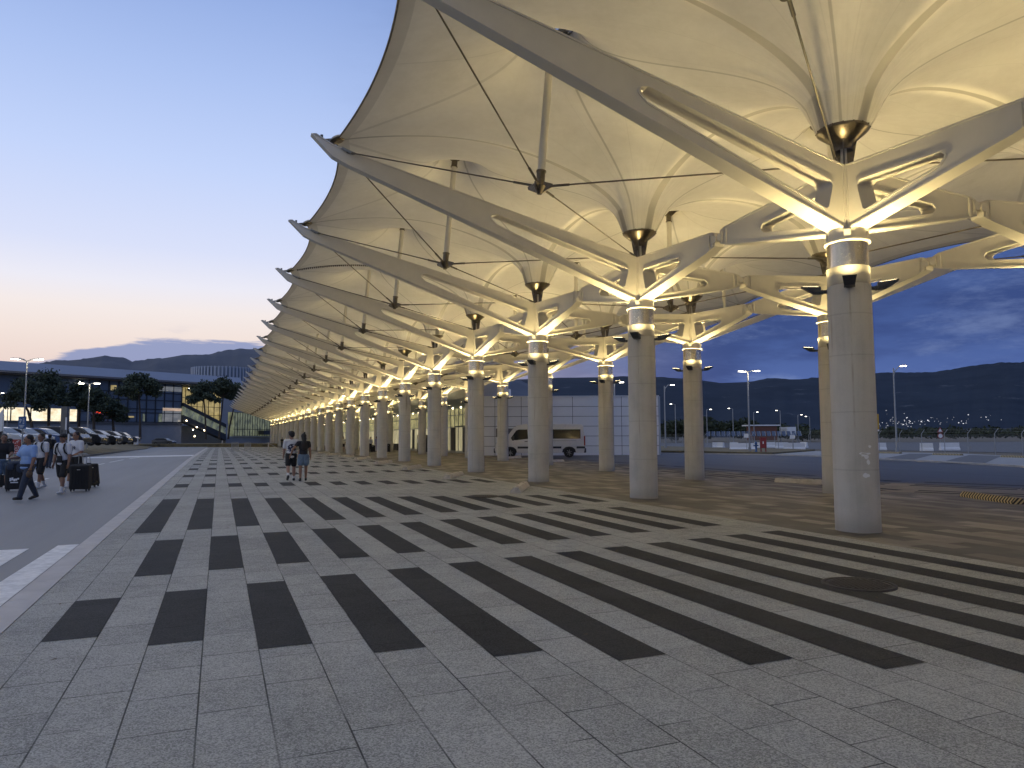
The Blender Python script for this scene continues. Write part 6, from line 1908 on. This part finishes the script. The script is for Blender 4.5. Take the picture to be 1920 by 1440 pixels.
# man at the left edge pushing luggage
g4 = gnd(3, 920); r4_, i4 = person('man in a black T-shirt and pale denim shorts at the left picture edge', g4, face(.55, -.84), 1.74, 'black_cloth', 'denim', [(-16, 8), (20, 6)], [(30, 6, 46, 18), (22, 8, 50, 16)], 'sole', .88, 1.12, 'skin_tan', 'short', group=pg)
p = gnd(29, 921.5); p.z += .012
suitcase(p, R(20), .52, .32, .74, 'large black suitcase with white print between the polo man and the left edge', print_=True)
q_ = empty('jacket', p + Vector((0, 0, .82)), R(20), 'dark blue jacket thrown over the printed suitcase', 'jacket')
organic('cloth', [('b', Vector((0, 0, .03)), .17, (1.55, 1.05, .42)), ('b', Vector((.14, -.15, -.12)), .10, (1.2, .5, 1.5)), ('b', Vector((-.12, -.16, -.08)), .09, (1.2, .5, 1.3))], M['navy'], q_, .014, 4)
p = gnd(9, 914.5); p.z += .012; suitcase(p, R(15), .34, .24, .48, 'small dark cabin suitcase at the left picture edge', handle=True)
p = gnd(150, 921.5); p.z += .012; suitcase(p, R(12), .54, .34, .74, 'large plain black suitcase beside the young man in the cap')
p = gnd(170, 914); p.z += .012; suitcase(p, R(60), .50, .30, .70, 'black suitcase leaning at the right end of the travellers', tilt=R(-12))

# the couple on the plaza
gm = gnd(545, 901.5); gw = gnd(568, 902)
dirc = face(-.33, .94)
ell = lambda c: c.y < -.02 and ((c.x - .02) / .15) ** 2 + ((c.z - 1.20) / .155) ** 2 < 1 and (math.sin(c.x * 45 + c.z * 30) + math.sin(c.z * 58 - c.x * 22) > -.75) or (c.y < -.02 and abs((c.z - 1.19) - (c.x - .0) * .62) < .012 and abs(c.x) < .21)
rm, im = person('man in a white T-shirt with a dark back print, arm round the woman beside him', gm, dirc, 1.80, 'white_cloth', 'black_cloth', [(-16, 28), (8, 5)], [(4, 9, 14, 4), (-14, 26, 18, 46)], 'darkshoe', .78, 1.04, 'skin', 'bushy', 'white_cloth', paint=(M['print'], ell), hem=.46, head_turn=R(28), group='couple strolling across the striped plaza')
rw, iw = person('woman with long dark hair, dark top and denim shorts, arm round the man', gw, dirc, 1.70, 'black_cloth', 'denim', [(-6, 8), (10, 4)], [(-20, 40, 26, 20), (6, 10, 12, 4)], 'darkshoe', .58, .96, 'skin_tan', 'long_bun', hem=.535, sleeve=.35, skirt=True, head_turn=R(12), group='couple strolling across the striped plaza')

# people and luggage under the canopy
fg = 'people near the lit glass hall'
def far(px, py, label, rz, top, bottom, bl, hair='short', skirt=False, legs=((10, 5), (-10, 8)), H=1.70):
    g = gnd(px, py); return person(label, g, rz, H, top, bottom, legs, [(6, 8, 14, 4), (-6, 8, 14, 4)], 'darkshoe', bl, 1.0, 'skin_tan', hair, voxel=.016, group=fg, fine=False, skirt=skirt)
far(643, 848.5, 'woman in a cream top and dark shorts walking beside a concrete column', face(.2, -.98), 'cream', 'black_cloth', .55, 'long', legs=((16, 6), (-14, 14)), H=1.62)
far(695, 847.5, 'woman in a white blouse standing with dark luggage', face(.6, -.8), 'white_cloth', 'black_cloth', 1.2, 'long', legs=((3, 2), (-3, 2)), H=1.66)
far(706, 846.5, 'person in a patterned shirt standing by the trolley luggage', face(-.7, -.7), 'pattern', 'pattern', 1.2, legs=((4, 3), (-6, 4)), H=1.74)
far(528.5, 839, 'person in dark red clothes far down the row of columns', face(0, 1), 'black_cloth', 'navy', 1.2)
p = gnd(699, 848.2); p.z += .01; suitcase(p, R(10), .5, .32, .7, 'dark red suitcase between the two people under the canopy')
p = gnd(728, 848.5); p.z += .01; suitcase(p, R(10), .44, .3, .85, 'tall dark suitcase standing behind a concrete column')
for i, (px, py) in enumerate(((738, 842.5), (746, 842.3), (752, 842.2))):
    far(px, py, ['seated-height child in pale clothes by the dark planter', 'person in a white shirt behind the dark planter', 'person in a black shirt behind the dark planter'][i], face(.1, -1), ['cream', 'white_cloth', 'black_cloth'][i], 'black_cloth', 1.2, H=1.5, legs=((3, 2), (-3, 2)))
p = gnd(745, 844); pt = empty('planter', p, -TH, 'dark planter box in front of the lit glass hall', 'planter')
MB().box((0, 0, .42), (.6, 2.6, .84)).build('box', M['black'], pt, bevel=.02); MB().box((0, 0, .86), (.66, 2.66, .05)).build('rim', M['trim'], pt)

# small litter: dry leaves on the paving
lf = MB(); rr = random.Random(11)
for k in range(90):
    s, t_ = rr.uniform(4, 22), rr.uniform(-1.6, 12)
    q = st(s, t_); q.z = gz(q.x, q.y) + .016; a = rr.random() * 6; l_ = rr.uniform(.012, .03)
    e1 = Vector((math.cos(a), math.sin(a), .15)) * l_; e2 = Vector((-math.sin(a), math.cos(a), 0)) * l_ * .4
    lf.add([q - e1, q + e2 + Vector((0, 0, .004)), q + e1, q - e2], [(0, 1, 2, 3)])
M['leaflitter'] = simple('dry_leaf', (.10, .07, .04), .8, var=.4)
tag(lf.build('leaf_litter', M['leaflitter'], None, fix=False), 'tiny dry leaves scattered on the paving', 'leaves', None, 'stuff')
